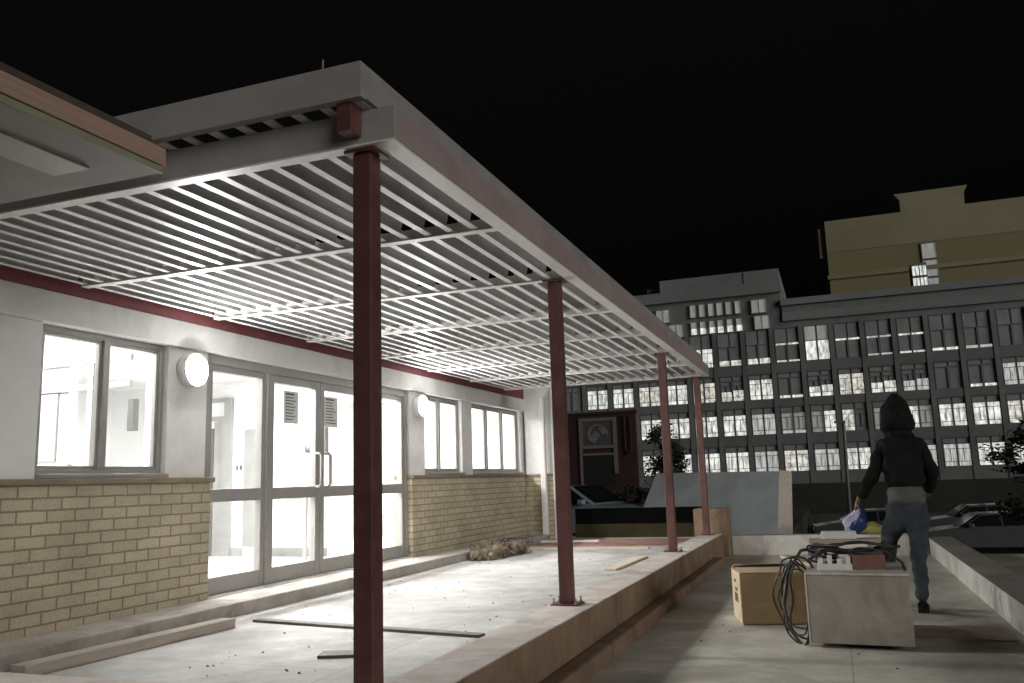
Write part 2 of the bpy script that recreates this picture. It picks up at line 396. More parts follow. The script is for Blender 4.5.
# interior seen through the glass
rm = MB().box(-11.2, -11.05, .5, 15.6, -.035, 2.62)                       # back wall
rm.box(-11.05, BX-.3, .3, .5, -.035, 2.62).box(-11.05, BX-.3, 15.5, 15.65, -.035, 2.62)
rm.box(-11.05, -6.9, 6.18, 6.28, -.035, 2.62)                              # partition beside the entrance
rm.box(-11.05, -6.9, 10.75, 10.85, -.035, 2.62)
rm.build('interior_wall', M['wallin'], bld)
box('interior_floor', M['floorin'], -11.05, BX-.33, .5, 15.5, -.034, -.03, bld)
box('interior_ceiling', M['wallin'], -11.05, BX-.33, .5, 15.5, 2.62, 2.7, bld)
def inner_door(y0, y1, x, grey=True):
    f = MB().box(x, x+.07, y0-.06, y0, -.03, 2.1).box(x, x+.07, y1, y1+.06, -.03, 2.1).box(x, x+.07, y0, y1, 2.04, 2.1).box(x, x+.07, y0-.06, y1+.06, 2.40, 2.46).box(x, x+.07, y0-.06, y0, 2.1, 2.4).box(x, x+.07, y1, y1+.06, 2.1, 2.4)
    o = f.build('interior_door', M['alu'], bld)
    box('leaf', M['grey'] if grey else M['wallin'], x+.01, x+.045, y0+.002, y1-.002, -.02, 2.038, o)
inner_door(8.9, 9.8, -11.04); inner_door(6.9, 7.9, -11.04, False); inner_door(4.0, 4.9, -11.04, False); inner_door(2.4, 3.2, -11.04, True)
# joinery on the partition facing the near window
P1 = 6.165
tr = MB().box(-8.6, -6.10, P1-.03, P1, 2.19, 2.25).box(-8.6, -6.10, P1-.03, P1, 1.94, 2.0).box(-6.62, -6.55, P1-.035, P1-.001, -.03, 2.19).box(-7.55, -7.48, P1-.035, P1-.001, -.03, 2.19)
tr.build('interior_transom', M['igrey'], bld)
box('wall_box', M['grey'], -6.10, -6.02, P1-.05, P1+.014, 1.52, 1.82, bld, .006)
box('pin_board', M['igrey'], -7.40, -7.02, P1-.012, P1+.014, 1.28, 1.93, bld)
box('wall_socket', M['grey'], -6.86, -6.82, P1-.01, P1+.014, 1.20, 1.24, bld)
# joinery on the partition facing the entrance
P2 = 10.742
fd = MB().box(-8.74, -8.60, P2-.05, P2, -.03, 2.36).box(-9.6, -8.74, P2-.05, P2, 2.30, 2.36).box(-9.6, -8.74, P2-.05, P2, 2.02, 2.08).box(-9.6, -9.52, P2-.05, P2, -.03, 2.02).box(-8.80, -8.745, P2-.045, P2, -.03, 2.02)
o = fd.build('interior_door', M['igrey'], bld)
box('leaf', M['grey'], -9.5, -8.95, P2-.02, P2+.004, -.02, 1.9, o)
box('leaf_panel', M['igrey'], -8.94, -8.81, P2-.02, P2+.004, -.02, 2.0, o)
box('wall_socket', M['grey'], -8.53, -8.49, P2-.012, P2, 1.25, 1.32, bld); box('wall_socket', M['grey'], -8.46, -8.42, P2-.012, P2, 1.25, 1.32, bld)
box('pin_board', M['igrey'], -8.38, -8.06, P2-.018, P2, .12, 1.86, bld)
box('skirting', M['igrey'], -8.05, -6.92, P2-.015, P2, -.03, .09, bld)
box('skirting', M['igrey'], -8.59, -8.39, P2-.015, P2, -.03, .09, bld)
box('dispenser', M['grey'], -7.02, -6.90, P2-.10, P2, 1.44, 1.92, bld, .02)
MB().lathe([(0, -.001), (.05, .0), (.06, .06), (.05, .12), (0, .13)], (-7.22, P2-.03, 1.46), 'Z', 14).build('soap_pump', M['grey'], bld)
dk = MB().box(-7.6, -6.9, P2-.55, P2-.02, .88, .93).box(-7.58, -7.54, P2-.53, P2-.49, -.03, .88).box(-6.96, -6.92, P2-.53, P2-.49, -.03, .88).box(-7.5, -7.0, P2-.08, P2-.021, .93, 1.16)
dk.build('interior_counter', M['igrey'], bld)

# ceiling lights inside
def ceiling_light(x, y, pw_, lab):
    t = thing('ceiling_light', lab, 'light fitting', (x, y, 2.62), 'ceiling lights inside the building')
    MB().box(x-.16, x+.16, y-.62, y+.62, 2.575, 2.619).build('housing', M['white'], t, None, .01)
    MB().box(x-.14, x+.14, y-.6, y+.6, 2.56, 2.575).build('diffuser', M['tube'], t, None, .004)
    la = bpy.data.lights.new('lamp', 'AREA'); la.shape = 'RECTANGLE'; la.size = .28; la.size_y = 1.2; la.energy = pw_; la.color = (1, 1, .985)
    lo = bpy.data.objects.new('lamp', la); COL.objects.link(lo); lo.parent = t; lo.location = (0, 0, -.07)
IL = 58
lt = 'ceiling light inside the building, seen bright through the '
for x, y, l in ((-7.2, 4.9, 'near two-pane window'), (-6.9, 7.4, 'left half of the glass doors'), (-6.9, 9.5, 'right half of the glass doors'), (-7.1, 11.9, 'middle window beside the second round lamp'), (-7.1, 14.1, 'three-pane window in the far corner')):
    ceiling_light(x, y, IL, lt+l)
ceiling_light(-9.8, 7.6, 9, 'ceiling light deep in the room behind the glass doors'); ceiling_light(-9.8, 3.6, 9, 'ceiling light deep in the room behind the near window'); ceiling_light(-9.8, 12.6, 8, 'ceiling light deep in the room behind the far windows')

# bulkhead lamps on the wall
def wall_lamp(y, lab):
    t = thing('wall_lamp', lab, 'lamp', (BX-.045, y, 2.06), 'round wall lamps on the plaster piers')
    MB().lathe([(.0, .001), (.152, .001), (.16, .015), (.16, .098), (.152, .104), (.140, .100), (.140, .06), (0, .06)], (BX-.045, y, 2.06), 'X', 32).build('base', M['white'], t)
    MB().lathe([(.139, .07), (.139, .106), (.125, .118), (.09, .128), (.045, .134), (0, .136)], (BX-.045, y, 2.06), 'X', 32).build('globe', M['globe'], t)
wall_lamp(6.27, 'round opal wall lamp glowing between the near window and the glass doors')
wall_lamp(10.93, 'round opal wall lamp glowing between the glass doors and the far windows')

# projecting end bay at the far end of the terrace
ew = thing('end_wall', 'short white plastered return wall over cream brick closing the far end of the terrace', 'wall', (-5.2, 15.45, ZT))
box('brick_dado', M['brickx'], BX+.001, -4.95, 15.32, 15.6, -.6, 1.03, ew)
box('sill_cap', M['cap'], BX+.04, -4.94, 15.29, 15.6, 1.03, 1.07, ew)
box('plaster_panel', M['plaster'], BX+.001, -4.95, 15.36, 15.6, 1.07, 2.78, ew)
box('corner_pipe', M['white'], -5.16, -5.05, 15.2, 15.3, -.14, 2.5, ew, .02)
box('corner_pier', M['plaster'], -4.949, -4.86, 15.3, 15.6, -.6, 2.7, ew, .01)

# flat porch roof over the near left
pr = thing('porch_roof', 'flat porch roof with a copper coloured fascia above the near left end of the canopy', 'roof', (-4.3, 2.0, 2.6))
box('soffit', M['soffit'], -7.0, -3.07, -1.5, 3.23, 2.548, 2.585, pr)
box('trim', M['green'], -3.07, -3.052, -1.5, 3.23, 2.543, 2.576, pr)
MB().box(-7.0, -3.05, -1.5, 3.23, 2.587, 2.645).box(-3.065, -3.04, -1.5, 3.23, 2.578, 2.668).build('fascia', M['orange'], pr)
box('roof_edge', M['brown'], -7.0, -3.09, -1.5, 3.18, 2.645, 2.732, pr)
box('ceiling_panel', M['panel'], -3.55, -3.32, 1.4, 3.02, 2.537, 2.5475, pr)
# ------------------------------------------------------------------ canopy
can = thing('louvred_canopy', 'long white steel louvred canopy on dark red posts along the front of the low building', 'canopy', (-3.6, 9, 0))
PY = 1.535
BY = [3.42+PY*k for k in range(8)]
CX0, CX1 = -5.43, -1.817
for k, y in enumerate(BY):
    if k == 0: continue
    MB().box(CX0, -1.90, y-.022, y+.022, 2.572, 2.64).box(CX0, -1.90, y-.035, y+.035, 2.566, 2.572).build('beam', M['white'], can)
for k in range(7):
    y0, y1 = BY[k]+(.03 if k else .05), BY[k+1]-.036
    b = MB(); x = -5.38
    while x < -1.93:
        j = random.uniform(-.004, .004)
        b.box(x-.024+j, x+.024+j, y0, y1, 2.578, 2.584)                      # lower lip, paler to stand for light from below
        q = x-.012+j
        b.prism([(q, 2.584), (q+.006, 2.584), (q+.030, 2.690), (q+.024, 2.690)], y0+.01, y1-.075, 'Y', 1)
        b.box(q+.024, q+.062, y0+.01, y1-.075, 2.690, 2.695, 1)
        x += .166
    b.build('louvre_panel', [M['slat'], M['blade']], can)
# lower fascia: front and long side
MB().box(CX0, CX1, 3.38, 3.40, 2.572, 2.737).build('front_fascia', M['fascia'], can)
MB().box(CX0, CX1, 3.375, 3.45, 2.562, 2.572).build('front_beam', M['white'], can)
MB().box(CX1-.012, CX1, 3.40, BY[-1]+.06, 2.575, 2.737).build('side_fascia', M['fasciap'], can)
MB().box(-1.92, CX1, 3.45, BY[-1]+.06, 2.562, 2.5715).build('side_beam', M['white'], can)
MB().box(-1.925, -1.90, 3.45, BY[-1]+.06, 2.572, 2.63).build('side_rail', M['white'], can)
box('back_rail', M['white'], CX0, CX0+.03, 3.45, BY[-1]+.03, 2.641, 2.70, can)
# ghost image of the canopy edge, built solid above the lower fascia
UY = 3.24
MB().box(-5.4, -1.915, UY, UY+.02, 2.75, 2.918).box(-5.4, -1.915, UY, UY+.05, 2.742, 2.75).build('ghost_front_fascia', M['fascia'], can)
MB().box(-1.935, -1.915, UY+.02, BY[-1]+.1, 2.75, 2.918).build('ghost_side_fascia', M['fascia'], can)
u = MB(); x = -5.3
while x < -1.95:
    u.box(x-.028, x+.028, UY+.05, 3.9, 2.745, 2.752); x += .166
u.box(-1.995, -1.94, UY+.05, 3.9, 2.7445, 2.7515)
u.build('ghost_slat', M['slat'], can)
MB().box(-2.065, -1.985, 3.27, 3.37, 2.60, 2.742).build('ghost_post_stub', M['red'], can, None, .004)  # ghost image of the nearest post, built as a solid stub
MB().tube([(-2.16, UY+.06, 2.75), (-2.16, UY+.06, 3.0)], .006, 6).build('rod', M['steelgrey'], can)
PX = -2.02
for y in (3.475, 6.49, 11.11, 14.18):
    p = MB().box(PX-.05, PX+.05, y-.05, y+.05, 0.012, 2.546).build('post', M['red'], can, None, .006)
    MB().box(PX-.11, PX+.11, y-.095, y+.095, 0.0, .012).build('base_plate', M['red'], p, None, .002)
    MB().box(PX-.085, PX+.085, y-.075, y+.075, 2.546, 2.5605).build('head_plate', M['red'], p, None, .002)
    for sx in (-1, 1):
        for sy in (-1, 1):
            if sy > 0 and y < 4: continue
            MB().tube([(PX+.088*sx, y+.07*sy, .012), (PX+.088*sx, y+.07*sy, .055)], .007, 8).lathe([(.014, .013), (.014, .024), (.0, .024)], (PX+.088*sx, y+.07*sy, 0), 'Z', 6).build('bolt', M['steelgrey'], p)

# ------------------------------------------------------------------ things on the terrace
def oriented(cx, cy, ang): return Matrix.Translation((cx, cy, 0)) @ Matrix.Rotation(ang, 4, 'Z')
bp_ = Matrix.Translation((-4.77, 5.05, ZT)) @ Matrix.Rotation(math.radians(-3), 4, 'Z')
tag(MB().box(-.07, .07, -1.0, .85, 0, .075, 0, bp_).build('timber_beam', M['wood'], None, (-4.77, 5.05, ZT), .006), 'pale squared beam lying along the foot of the brick wall', 'beam')
tag(MB().box(-1.14, 1.08, -.045, .045, 0, .022, 0, oriented(-3.55, 6.03, -.145) @ Matrix.Translation((0, 0, ZT))).build('steel_strip', M['wooddark'], None, (-3.55, 6.03, ZT), .003), 'thin dark strip lying flat across the terrace floor behind the nearest post', 'strip')
tag(MB().box(-.13, .12, -.075, .085, 0, .02, 0, oriented(-3.16, 5.06, .35) @ Matrix.Translation((0, 0, ZT))).build('board_offcut', M['wooddark'], None, (-3.16, 5.06, ZT), .003), 'small dark board offcut on the floor beside the nearest post', 'board')
tag(MB().box(-.075, .075, -.86, .86, 0, .025, 0, oriented(-2.62, 11.1, -.02) @ Matrix.Translation((0, 0, ZT))).build('plank', M['woodp'], None, (-2.62, 11.1, ZT), .003), 'pale short plank on the terrace beside the kerb between the second and third posts', 'plank')
tag(MB().box(-1.0, .95, -.05, .05, 0, .03, 0, oriented(-3.75, 13.35, .01) @ Matrix.Translation((0, 0, ZT))).build('plank', M['woodp'], None, (-3.75, 13.35, ZT), .003), 'long pale batten lying across the far end of the terrace', 'plank')
tag(MB().box(-.55, .5, -.09, .08, 0, .03, 0, oriented(-4.45, 14.7, .05) @ Matrix.Translation((0, 0, ZT+.012))).build('board', M['foam'], None, (-4.45, 14.7, ZT), .003), 'white board lying on the ground in front of the far return wall', 'board')

# heap of broken masonry
rb = MB(); rnd = random.Random(3)
def rock(c, s, mi=0):
    bm = bmesh.new(); bmesh.ops.create_icosphere(bm, subdivisions=1, radius=1)
    rot = Matrix.Rotation(rnd.uniform(0, 6), 3, Vector((rnd.random(), rnd.random(), rnd.random()+.1)).normalized())
    ph = [rnd.uniform(0, 6) for _ in range(6)]
    vs = []
    for v in bm.verts:
        d = v.co
        m_ = max(abs(d.x), abs(d.y), abs(d.z))
        q = d*(1/m_*.85+.15)
        k = rnd.uniform(.8, 1.15)+.12*math.sin(4*d.x+ph[0])*math.sin(5*d.y+ph[1])+.1*math.sin(9*d.z+ph[2])
        vs.append(Vector(c)+rot @ Vector((q.x*s[0]*k, q.y*s[1]*k, q.z*s[2]*k)))
    rb.add(vs, [[v.index for v in f.verts] for f in bm.faces], mi); bm.free()
for i in range(95):
    t = rnd.random(); y = 11.35+1.5*t; x = -4.97+.28*rnd.random()+.1*t
    h = rnd.random()**1.6*.15*(1-abs(t-.5)*.8)
    s = rnd.choice((.03, .04, .05, .06, .085)); rock((x, y, ZT+s*.5+h), (s*rnd.uniform(.8, 1.5), s*rnd.uniform(.8, 1.5), s*rnd.uniform(.6, .9)), 0)
for i in range(26):
    x, y = -4.85+rnd.uniform(-.25, .25), rnd.uniform(11.4, 13.0); a = rnd.uniform(0, PI); l = rnd.uniform(.1, .3); z = ZT+rnd.uniform(.08, .22)
    rb.tube([(x, y, z), (x+l*math.cos(a)*.5, y+l*math.sin(a)*.5, z+rnd.uniform(-.02, .05)), (x+l*math.cos(a), y+l*math.sin(a), z+rnd.uniform(-.05, .06))], .006, 5, 1)
tag(rb.build('rubble', [M['rubble'], M['wooddark']], None, (-4.8, 12.1, ZT)), 'low heap of broken masonry and sticks against the far brick wall', 'rubble', None, 'stuff')
# scattered grit on the screed
gr = MB()
for i in range(170):
    x, y = rnd.uniform(-5.0, -2.3), rnd.uniform(3.8, 13)
    if i > 120: x, y = rnd.uniform(-1.6, .9), rnd.uniform(5, 13)
    z = ZT if i <= 120 else ZL
    s = rnd.uniform(.004, .014)
    gr.add([(x-s, y, z), (x, y-s, z), (x+s*1.2, y, z), (x, y+s, z), (x, y, z+s)], [(0, 1, 4), (1, 2, 4), (2, 3, 4), (3, 0, 4)])
tag(gr.build('grit', M['rubble']), 'grit and crumbs scattered over the concrete floors', 'grit', None, 'stuff')

# ------------------------------------------------------------------ far end and right side walls
tag(MB().box(-2.26, -1.72, 14.44, 15.0, -.6, .40).build('concrete_block', M['kerbside'], None, (-2, 14.7, -.37), .012), 'brownish square concrete upstand at the far end of the kerb behind the last post', 'block')
lw = thing('low_black_wall', 'low black wall with an olive brown base beyond the far end of the terrace', 'wall', (-3.6, 16, ZT))
box('wall_body', M['blackwall'], -4.74, -2.3, 15.95, 16.15, .10, .385, lw)  # one near-black colour over the whole wall body
box('base_course', M['olive'], -4.74, -2.3, 15.93, 16.15, -.6, .10, lw)  # strip coloured olive brown below the black
tag(MB().box(-1.715, 1.25, 14.85, 15.15, -.9, -.06).build('cross_wall', M['parapet'], None, (-.2, 15, ZL), .012), 'low pale concrete wall across the far end of the lower floor behind the boxes', 'wall')
tag(MB().prism([(1.27, -.9), (1.62, -.9), (1.62, -.12), (1.27, -.12)], -3, 15.15, 'Y').build('parapet_wall', M['parapet'], None, (1.4, 6, ZL), .012), 'long low plastered parapet wall along the right edge of the lower floor', 'wall')
side_mat(bpy.data.objects['parapet_wall'], M['parapettop'], 2, 1)  # top faces coloured darker than the sides
tag(MB().prism([(-4.40, -.7), (-4.28, .27), (-3.93, 1.03), (-1.2, .99), (-1.2, -.7)], 20, 20.25, 'Y').build('ramp_wall', M['ramp'], None, (-2.5, 20, -.62), .015), 'grey rendered wall with a slanted left end behind the last two posts', 'wall')
tag(MB().prism([(-1.06, -.35), (-.80, -.35), (-.72, .97), (-.93, 1.0)], 15.9, 15.93, 'Y').build('leaning_board', M['wood'], None, (-.9, 15.9, -.37)), 'upright weathered board standing at the right end of the grey rendered wall', 'board')
tag(MB().box(-1.72, -.95, 15.2, 16.0, -.9, -.10).build('concrete_landing', M['parapet'], None, (-1.3, 15.6, -.62), .01), 'pale concrete landing between the kerb upstand and the upright board', 'landing')

# ------------------------------------------------------------------ old metal cabinet, box and what lies on them
mc = Matrix.Translation((0.1, 7.5, ZL)) @ Matrix.Rotation(math.radians(-3), 4, 'Z')
cab = thing('metal_cabinet', 'old grey metal cabinet on the lower floor with cables heaped on top', 'cabinet', (0.1, 7.5, ZL))
W2, D2, H0, H1 = .36, .42, .035, .535
b = MB()
b.box(-W2, W2, -D2, -D2+.02, H0, H1, 0, mc).box(-W2, W2, D2-.02, D2, H0, H1, 0, mc).box(W2-.02, W2, -D2+.02, D2-.02, H0, H1, 0, mc).box(-W2, W2-.02, -D2+.02, D2-.02, H0, H0+.02, 0, mc)
b.build('shell', M['crate'], cab, None, .006)
MB().box(-W2-.012, W2+.006, -D2-.008, D2+.008, H1+.001, H1+.022, 0, mc).build('top_panel', M['cratel'], cab, None, .006)
MB().box(-W2-.012, -W2-.001, -D2-.004, -D2+.05, H0, H1, 0, mc).box(-W2-.012, -W2-.001, D2-.05, D2, H0, H1, 0, mc).box(-W2-.012, -W2-.001, -D2+.05, D2-.05, H1-.06, H1, 0, mc).box(-W2-.012, -W2-.001, -D2+.05, D2-.05, H0, H0+.05, 0, mc).build('side_frame', M['cratel'], cab, None, .004)
MB().box(-.12, .2, -.34, -.02, -.0, .034, 0, mc).build('foot', M['black'], cab)
for sx, sz in ((-1, 0), (1, 0)):
    pass
TOP = ZL+H1+.022

mb = Matrix.Translation((-.62, 8.33, ZL)) @ Matrix.Rotation(math.radians(14), 4, 'Z')
cb = thing('cardboard_box', 'brown cardboard box with a taped lid beside the grey metal cabinet', 'box', (-.62, 8.33, ZL))
BW, BD, BH = .33, .26, .445
b = MB().box(-BW, BW, -BD, BD, .006, BH, 0, mb)
b.build('carton', M['card'], cb, None, .006)
MB().box(-BW-.003, -BW-.001, -BD+.004, BD-.004, .01, BH-.004, 0, mb).build('lit_end', M['cardl'], cb)
MB().box(-BW-.005, -BW-.0032, -.09, .10, .17, .25, 0, mb).box(-BW-.005, -BW-.0032, -.09, .06, .27, .30, 0, mb).box(-BW-.005, -BW-.0032, -.02, .10, .34, .37, 0, mb).build('printed_panel', M['ink'], cb)
def flap(x0, x1, y0, y1, ry, rx):
    q = mb @ Matrix.Translation(((x0+x1)/2, y0, BH+.002)) @ Matrix.Rotation(rx, 4, 'X')
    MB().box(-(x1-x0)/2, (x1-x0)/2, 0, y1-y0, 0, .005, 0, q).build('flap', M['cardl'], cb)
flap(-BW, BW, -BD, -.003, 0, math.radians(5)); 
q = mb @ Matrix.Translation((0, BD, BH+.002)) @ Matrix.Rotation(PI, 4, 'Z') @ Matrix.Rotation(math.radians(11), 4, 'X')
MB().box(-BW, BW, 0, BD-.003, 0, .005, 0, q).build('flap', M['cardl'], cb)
MB().box(.02, .075, -BD-.003, -BD-.001, .25, BH-.002, 0, mb).build('tape', M['tape'], cb)
MB().box(.10, .135, -BD-.003, -BD-.001, .10, BH-.002, 0, mb).build('tape', M['tape'], cb)

# coils of cable over the cabinet
def coil(name, loops, lab, seed, r=.011):
    rn = random.Random(seed); mbx = MB()
    for (cx, cy, rx, rz, cz, tilt, sag) in loops:
        pts = []
        for k in range(33):
            a = 2*PI*k/32*1.0+rn.uniform(-.02, .02)
            pts.append((cx+rx*math.cos(a)+.01*math.sin(3*a), cy+tilt*math.cos(a)+.02*math.sin(2*a), cz+rz*math.sin(a)-(sag if math.sin(a) < 0 else 0)*abs(math.sin(a))))
        mbx.tube(pts, r*rn.uniform(.55, .85), 8, 0, False, .016)
    return tag(mbx.build(name, M['cable'], None, (loops[0][0], loops[0][1], TOP)), lab, 'cable')
rn = random.Random(5)
# hanging coil over the open left side: big loops rising above the top and hanging to the floor
coil('cable_coil', [(-.345+rn.uniform(-.05, .03), 7.28+rn.uniform(-.10, .16), rn.uniform(.07, .15), rn.uniform(.24, .31), -.05+rn.uniform(-.03, .05), rn.uniform(-.06, .06), .02) for i in range(5)], 'black cable coil hanging in loops over the open left side of the metal cabinet', 2)
# flat lying coil
pts = []
cc = MB()
for lp in range(7):
    r0 = .21+rn.uniform(-.05, .06); ox, oy = rn.uniform(-.04, .04), rn.uniform(-.05, .05); tz = rn.uniform(.02, .11); ph = rn.uniform(0, 6)
    pts = [(.06+ox+1.25*r0*math.cos(2*PI*k/40), 7.6+oy+r0*.9*math.sin(2*PI*k/40), TOP+.05+tz+.035*math.sin(2*PI*k/40+ph)+.01*math.sin(6*PI*k/40)) for k in range(41)]
    cc.tube(pts, rn.choice((.009, .012, .012)), 8, 0, False, .02)
cc.tube([(.2, 7.5, TOP+.12), (.32, 7.45, TOP+.13), (.42, 7.35, TOP+.05), (.44, 7.2, TOP-.05)], .011, 8)
cc.tube([(-.2, 7.6, TOP+.14), (-.32, 7.5, TOP+.13), (-.42, 7.3, TOP-.02), (-.47, 7.22, TOP-.25), (-.44, 7.15, TOP-.42), (-.36, 7.14, ZL+.02)], .013, 8)
tag(cc.build('cable_coil', M['cable'], None, (.06, 7.6, TOP)), 'tangled black cable coil lying flat on top of the metal cabinet', 'cable')
fb = thing('foam_block', 'white moulded foam packing piece with upright ribs on the metal cabinet', 'packing', (-.1, 7.4, TOP))
MB().box(-.20, .06, 7.26, 7.44, TOP, TOP+.045).build('base', M['foam'], fb, None, .004)
for i, x in enumerate((-.19, -.12, -.05, .015)):
    MB().box(x, x+.035, 7.28, 7.42, TOP+.045, TOP+.085+.02*(i % 2)).build('rib', M['foam'], fb, None, .003)
tag(MB().box(-.02, .02, 7.30, 7.34, TOP, TOP+.10).box(-.035, .035, 7.285, 7.355, TOP+.10, TOP+.112).build('spacer', M['foam'], None, (0, 7.3, TOP)), 'small white upright spacer at the front edge of the cabinet top', 'spacer')
mp_ = Matrix.Translation((.17, 7.42, TOP)) @ Matrix.Rotation(.25, 4, 'Z')
tag(MB().box(-.13, .12, -.08, .08, 0, .11, 0, mp_).box(-.135, .125, -.02, .02, .11, .114, 0, mp_).build('parcel', M['redbrown'], None, (.17, 7.42, TOP), .008), 'red brown wrapped parcel under the cables on the metal cabinet', 'parcel')
tag(MB().box(-.26, .30, 7.72, 7.94, TOP+.17, TOP+.20).box(-.22, -.18, 7.74, 7.92, TOP, TOP+.17).box(.2, .24, 7.74, 7.92, TOP, TOP+.17).build('wooden_tray', M['wood'], None, (0, 7.8, TOP), .004), 'small wooden stand across the back of the cabinet top', 'stand')
tag(MB().box(-.16, .12, 7.75, 7.9, TOP+.201, TOP+.26).build('white_carton', M['foam'], None, (0, 7.8, TOP+.2), .006), 'flat white carton on the wooden stand above the cables', 'carton')
mw = Matrix.Translation((-.40, 8.15, ZL+BH+.02)) @ Matrix.Rotation(math.radians(-38), 4, 'Z') @ Matrix.Rotation(math.radians(-6), 4, 'Y')
tag(MB().box(-.22, .42, -.045, .045, .03, .055, 0, Matrix.Translation((-.36, 8.1, .135)) @ Matrix.Rotation(math.radians(-48), 4, 'Z') @ Matrix.Rotation(math.radians(7), 4, 'Y')).build('batten', M['woodp'], None, (-.36, 8.1, .13), .003), 'pale painted batten bridging the cardboard box and the cabinet', 'batten')
# bundle of yellow green cloth on the cross wall
hv = MB()
bm = bmesh.new(); bmesh.ops.create_icosphere(bm, subdivisions=3, radius=1)
hv.add([(.42+v.co.x*.24*(1+.15*math.sin(7*v.co.y+3*v.co.z)), 15.0+v.co.y*.12, .02+v.co.z*.10*(1+.25*math.sin(6*v.co.x))+.0) for v in bm.verts], [[v.index for v in f.verts] for f in bm.faces], 0, True); bm.free()
tag(hv.build('cloth_bundle', M['hivis'], None, (.42, 15, -.06)), 'crumpled yellow green cloth bundle on the far cross wall beside the person', 'cloth')
# sheet of red brown board on the floor
tag(MB().box(-.5, .55, -.33, .30, 0, .012, 0, Matrix.Translation((.62, 7.9, ZL)) @ Matrix.Rotation(.06, 4, 'Z')).build('board_sheet', M['redboard'], None, (.62, 7.9, ZL), .002), 'thin reddish board lying on the lower floor to the right of the cabinet', 'board')

# ------------------------------------------------------------------ person
def skin(name, verts, edges, radii, mats, parent, sub=2, root=0, fold=0.):
    me = bpy.data.meshes.new(name+'_cage'); me.from_pydata([tuple(v) for v in verts], edges, [])
    o = bpy.data.objects.new(name+'_cage', me); COL.objects.link(o)
    o.modifiers.new('s', 'SKIN'); sd = o.modifiers.new('d', 'SUBSURF'); sd.levels = sub; sd.render_levels = sub
    sv = me.skin_vertices[0].data if me.skin_vertices else None
    if sv is None:
        me.attributes  # pragma: no cover
    for i, r in enumerate(radii):
        sv[i].radius = r if isinstance(r, tuple) else (r, r); sv[i].use_root = (i == root); sv[i].use_loose = False
    bpy.context.view_layer.update()
    dg = bpy.context.evaluated_depsgraph_get()
    nm = bpy.data.meshes.new_from_object(o.evaluated_get(dg)); nm.name = name
    bpy.data.objects.remove(o)
    nm.materials.clear(); nm.materials.append(mats)
    for p in nm.polygons: p.use_smooth = True
    if fold:
        for v in nm.vertices:
            c = v.co; w_ = math.sin(31*c.z+9*c.x+4*math.sin(11*c.x+5*c.y))*.5+math.sin(19*c.z-14*c.x+17*c.y)*.5+.4*math.sin(53*c.z+21*c.y)
            v.co = c+v.normal*w_*fold
    off = Vector(parent_loc(parent)) if parent is not None else Vector((0, 0, 0))
    for v in nm.vertices: v.co -= off
    ob = bpy.data.objects.new(name, nm); COL.objects.link(ob); ob['_w'] = tuple(off)
    if parent is not None: ob.parent = parent
    return ob

J = dict(pel=(.61, 9.0, .64), sp1=(.61, 9.01, .80), sp2=(.615, 9.03, .98), chest=(.62, 9.03, 1.14), neck=(.61, 9.06, 1.31), head=(.60, 9.09, 1.42), crown=(.60, 9.07, 1.56),
         shL=(.44, 9.02, 1.175), elL=(.335, 9.03, .90), wrL=(.19, 9.12, .66), shR=(.79, 9.02, 1.165), elR=(.855, 9.05, .87), wrR=(.82, 9.26, .70),
         hpL=(.52, 9.0, .58), knL=(.42, 9.28, .20), anL=(.40, 9.36, -.27), toL=(.38, 9.56, -.335),
         hpR=(.70, 9.0, .58), knR=(.665, 9.02, .15), anR=(.655, 8.93, -.27), toR=(.69, 9.13, -.335))
pers = thing('person', 'person in black hooded top and dark jeans walking away with a blue bag', 'person', (.6, 9.1, ZL))
names = list(J); ix = {n: i for i, n in enumerate(names)}
V = [J[n] for n in names]
E_ = [('pel', 'sp1'), ('sp1', 'sp2'), ('sp2', 'chest'), ('chest', 'neck'), ('neck', 'head'), ('head', 'crown'), ('chest', 'shL'), ('shL', 'elL'), ('elL', 'wrL'), ('chest', 'shR'), ('shR', 'elR'), ('elR', 'wrR'), ('pel', 'hpL'), ('hpL', 'knL'), ('knL', 'anL'), ('anL', 'toL'), ('pel', 'hpR'), ('hpR', 'knR'), ('knR', 'anR'), ('anR', 'toR')]
RB = dict(pel=.14, sp1=.13, sp2=.135, chest=.115, neck=.042, head=.095, crown=.085, shL=.042, elL=.038, wrL=.028, shR=.042, elR=.038, wrR=.028, hpL=.09, knL=.058, anL=.036, toL=.032, hpR=.09, knR=.058, anR=.036, toR=.032)
edges = [(ix[a], ix[b]) for a, b in E_]; rad = [RB[n] for n in names]
def hand(wr, d, side, curl, nrm):
    """palm and five curled fingers appended to the body skeleton"""
    wr = Vector(wr); d = Vector(d).normalized(); s_ = Vector(side).normalized(); n_ = Vector(nrm).normalized()
    iw = len(V); V.append(tuple(wr+d*.055)); rad.append((.030, .022)); return_i = iw
    for k, (off, L) in enumerate(((-.030, .068), (-.010, .080), (.012, .076), (.032, .060))):
        a = wr+d*.10+s_*off; i0 = len(V)
        V.append(tuple(a)); rad.append(.0105)
        b_ = a+(d*math.cos(curl)+n_*math.sin(curl))*L*.55; V.append(tuple(b_)); rad.append(.0095)
        c_ = b_+(d*math.cos(curl*2.2)+n_*math.sin(curl*2.2))*L*.45; V.append(tuple(c_)); rad.append(.008)
        edges.extend([(iw, i0), (i0, i0+1), (i0+1, i0+2)])
    i0 = len(V); a = wr+d*.045-s_*.042+n_*.01; V.append(tuple(a)); rad.append(.0115)
    V.append(tuple(a+d*.035-s_*.014+n_*.02)); rad.append(.010)
    edges.extend([(iw, i0), (i0, i0+1)])
    return iw
hl = hand(J['wrL'], (-.35, .15, -.92), (.1, 1, .1), .75, (.9, .0, -.3)); edges.append((ix['wrL'], hl))
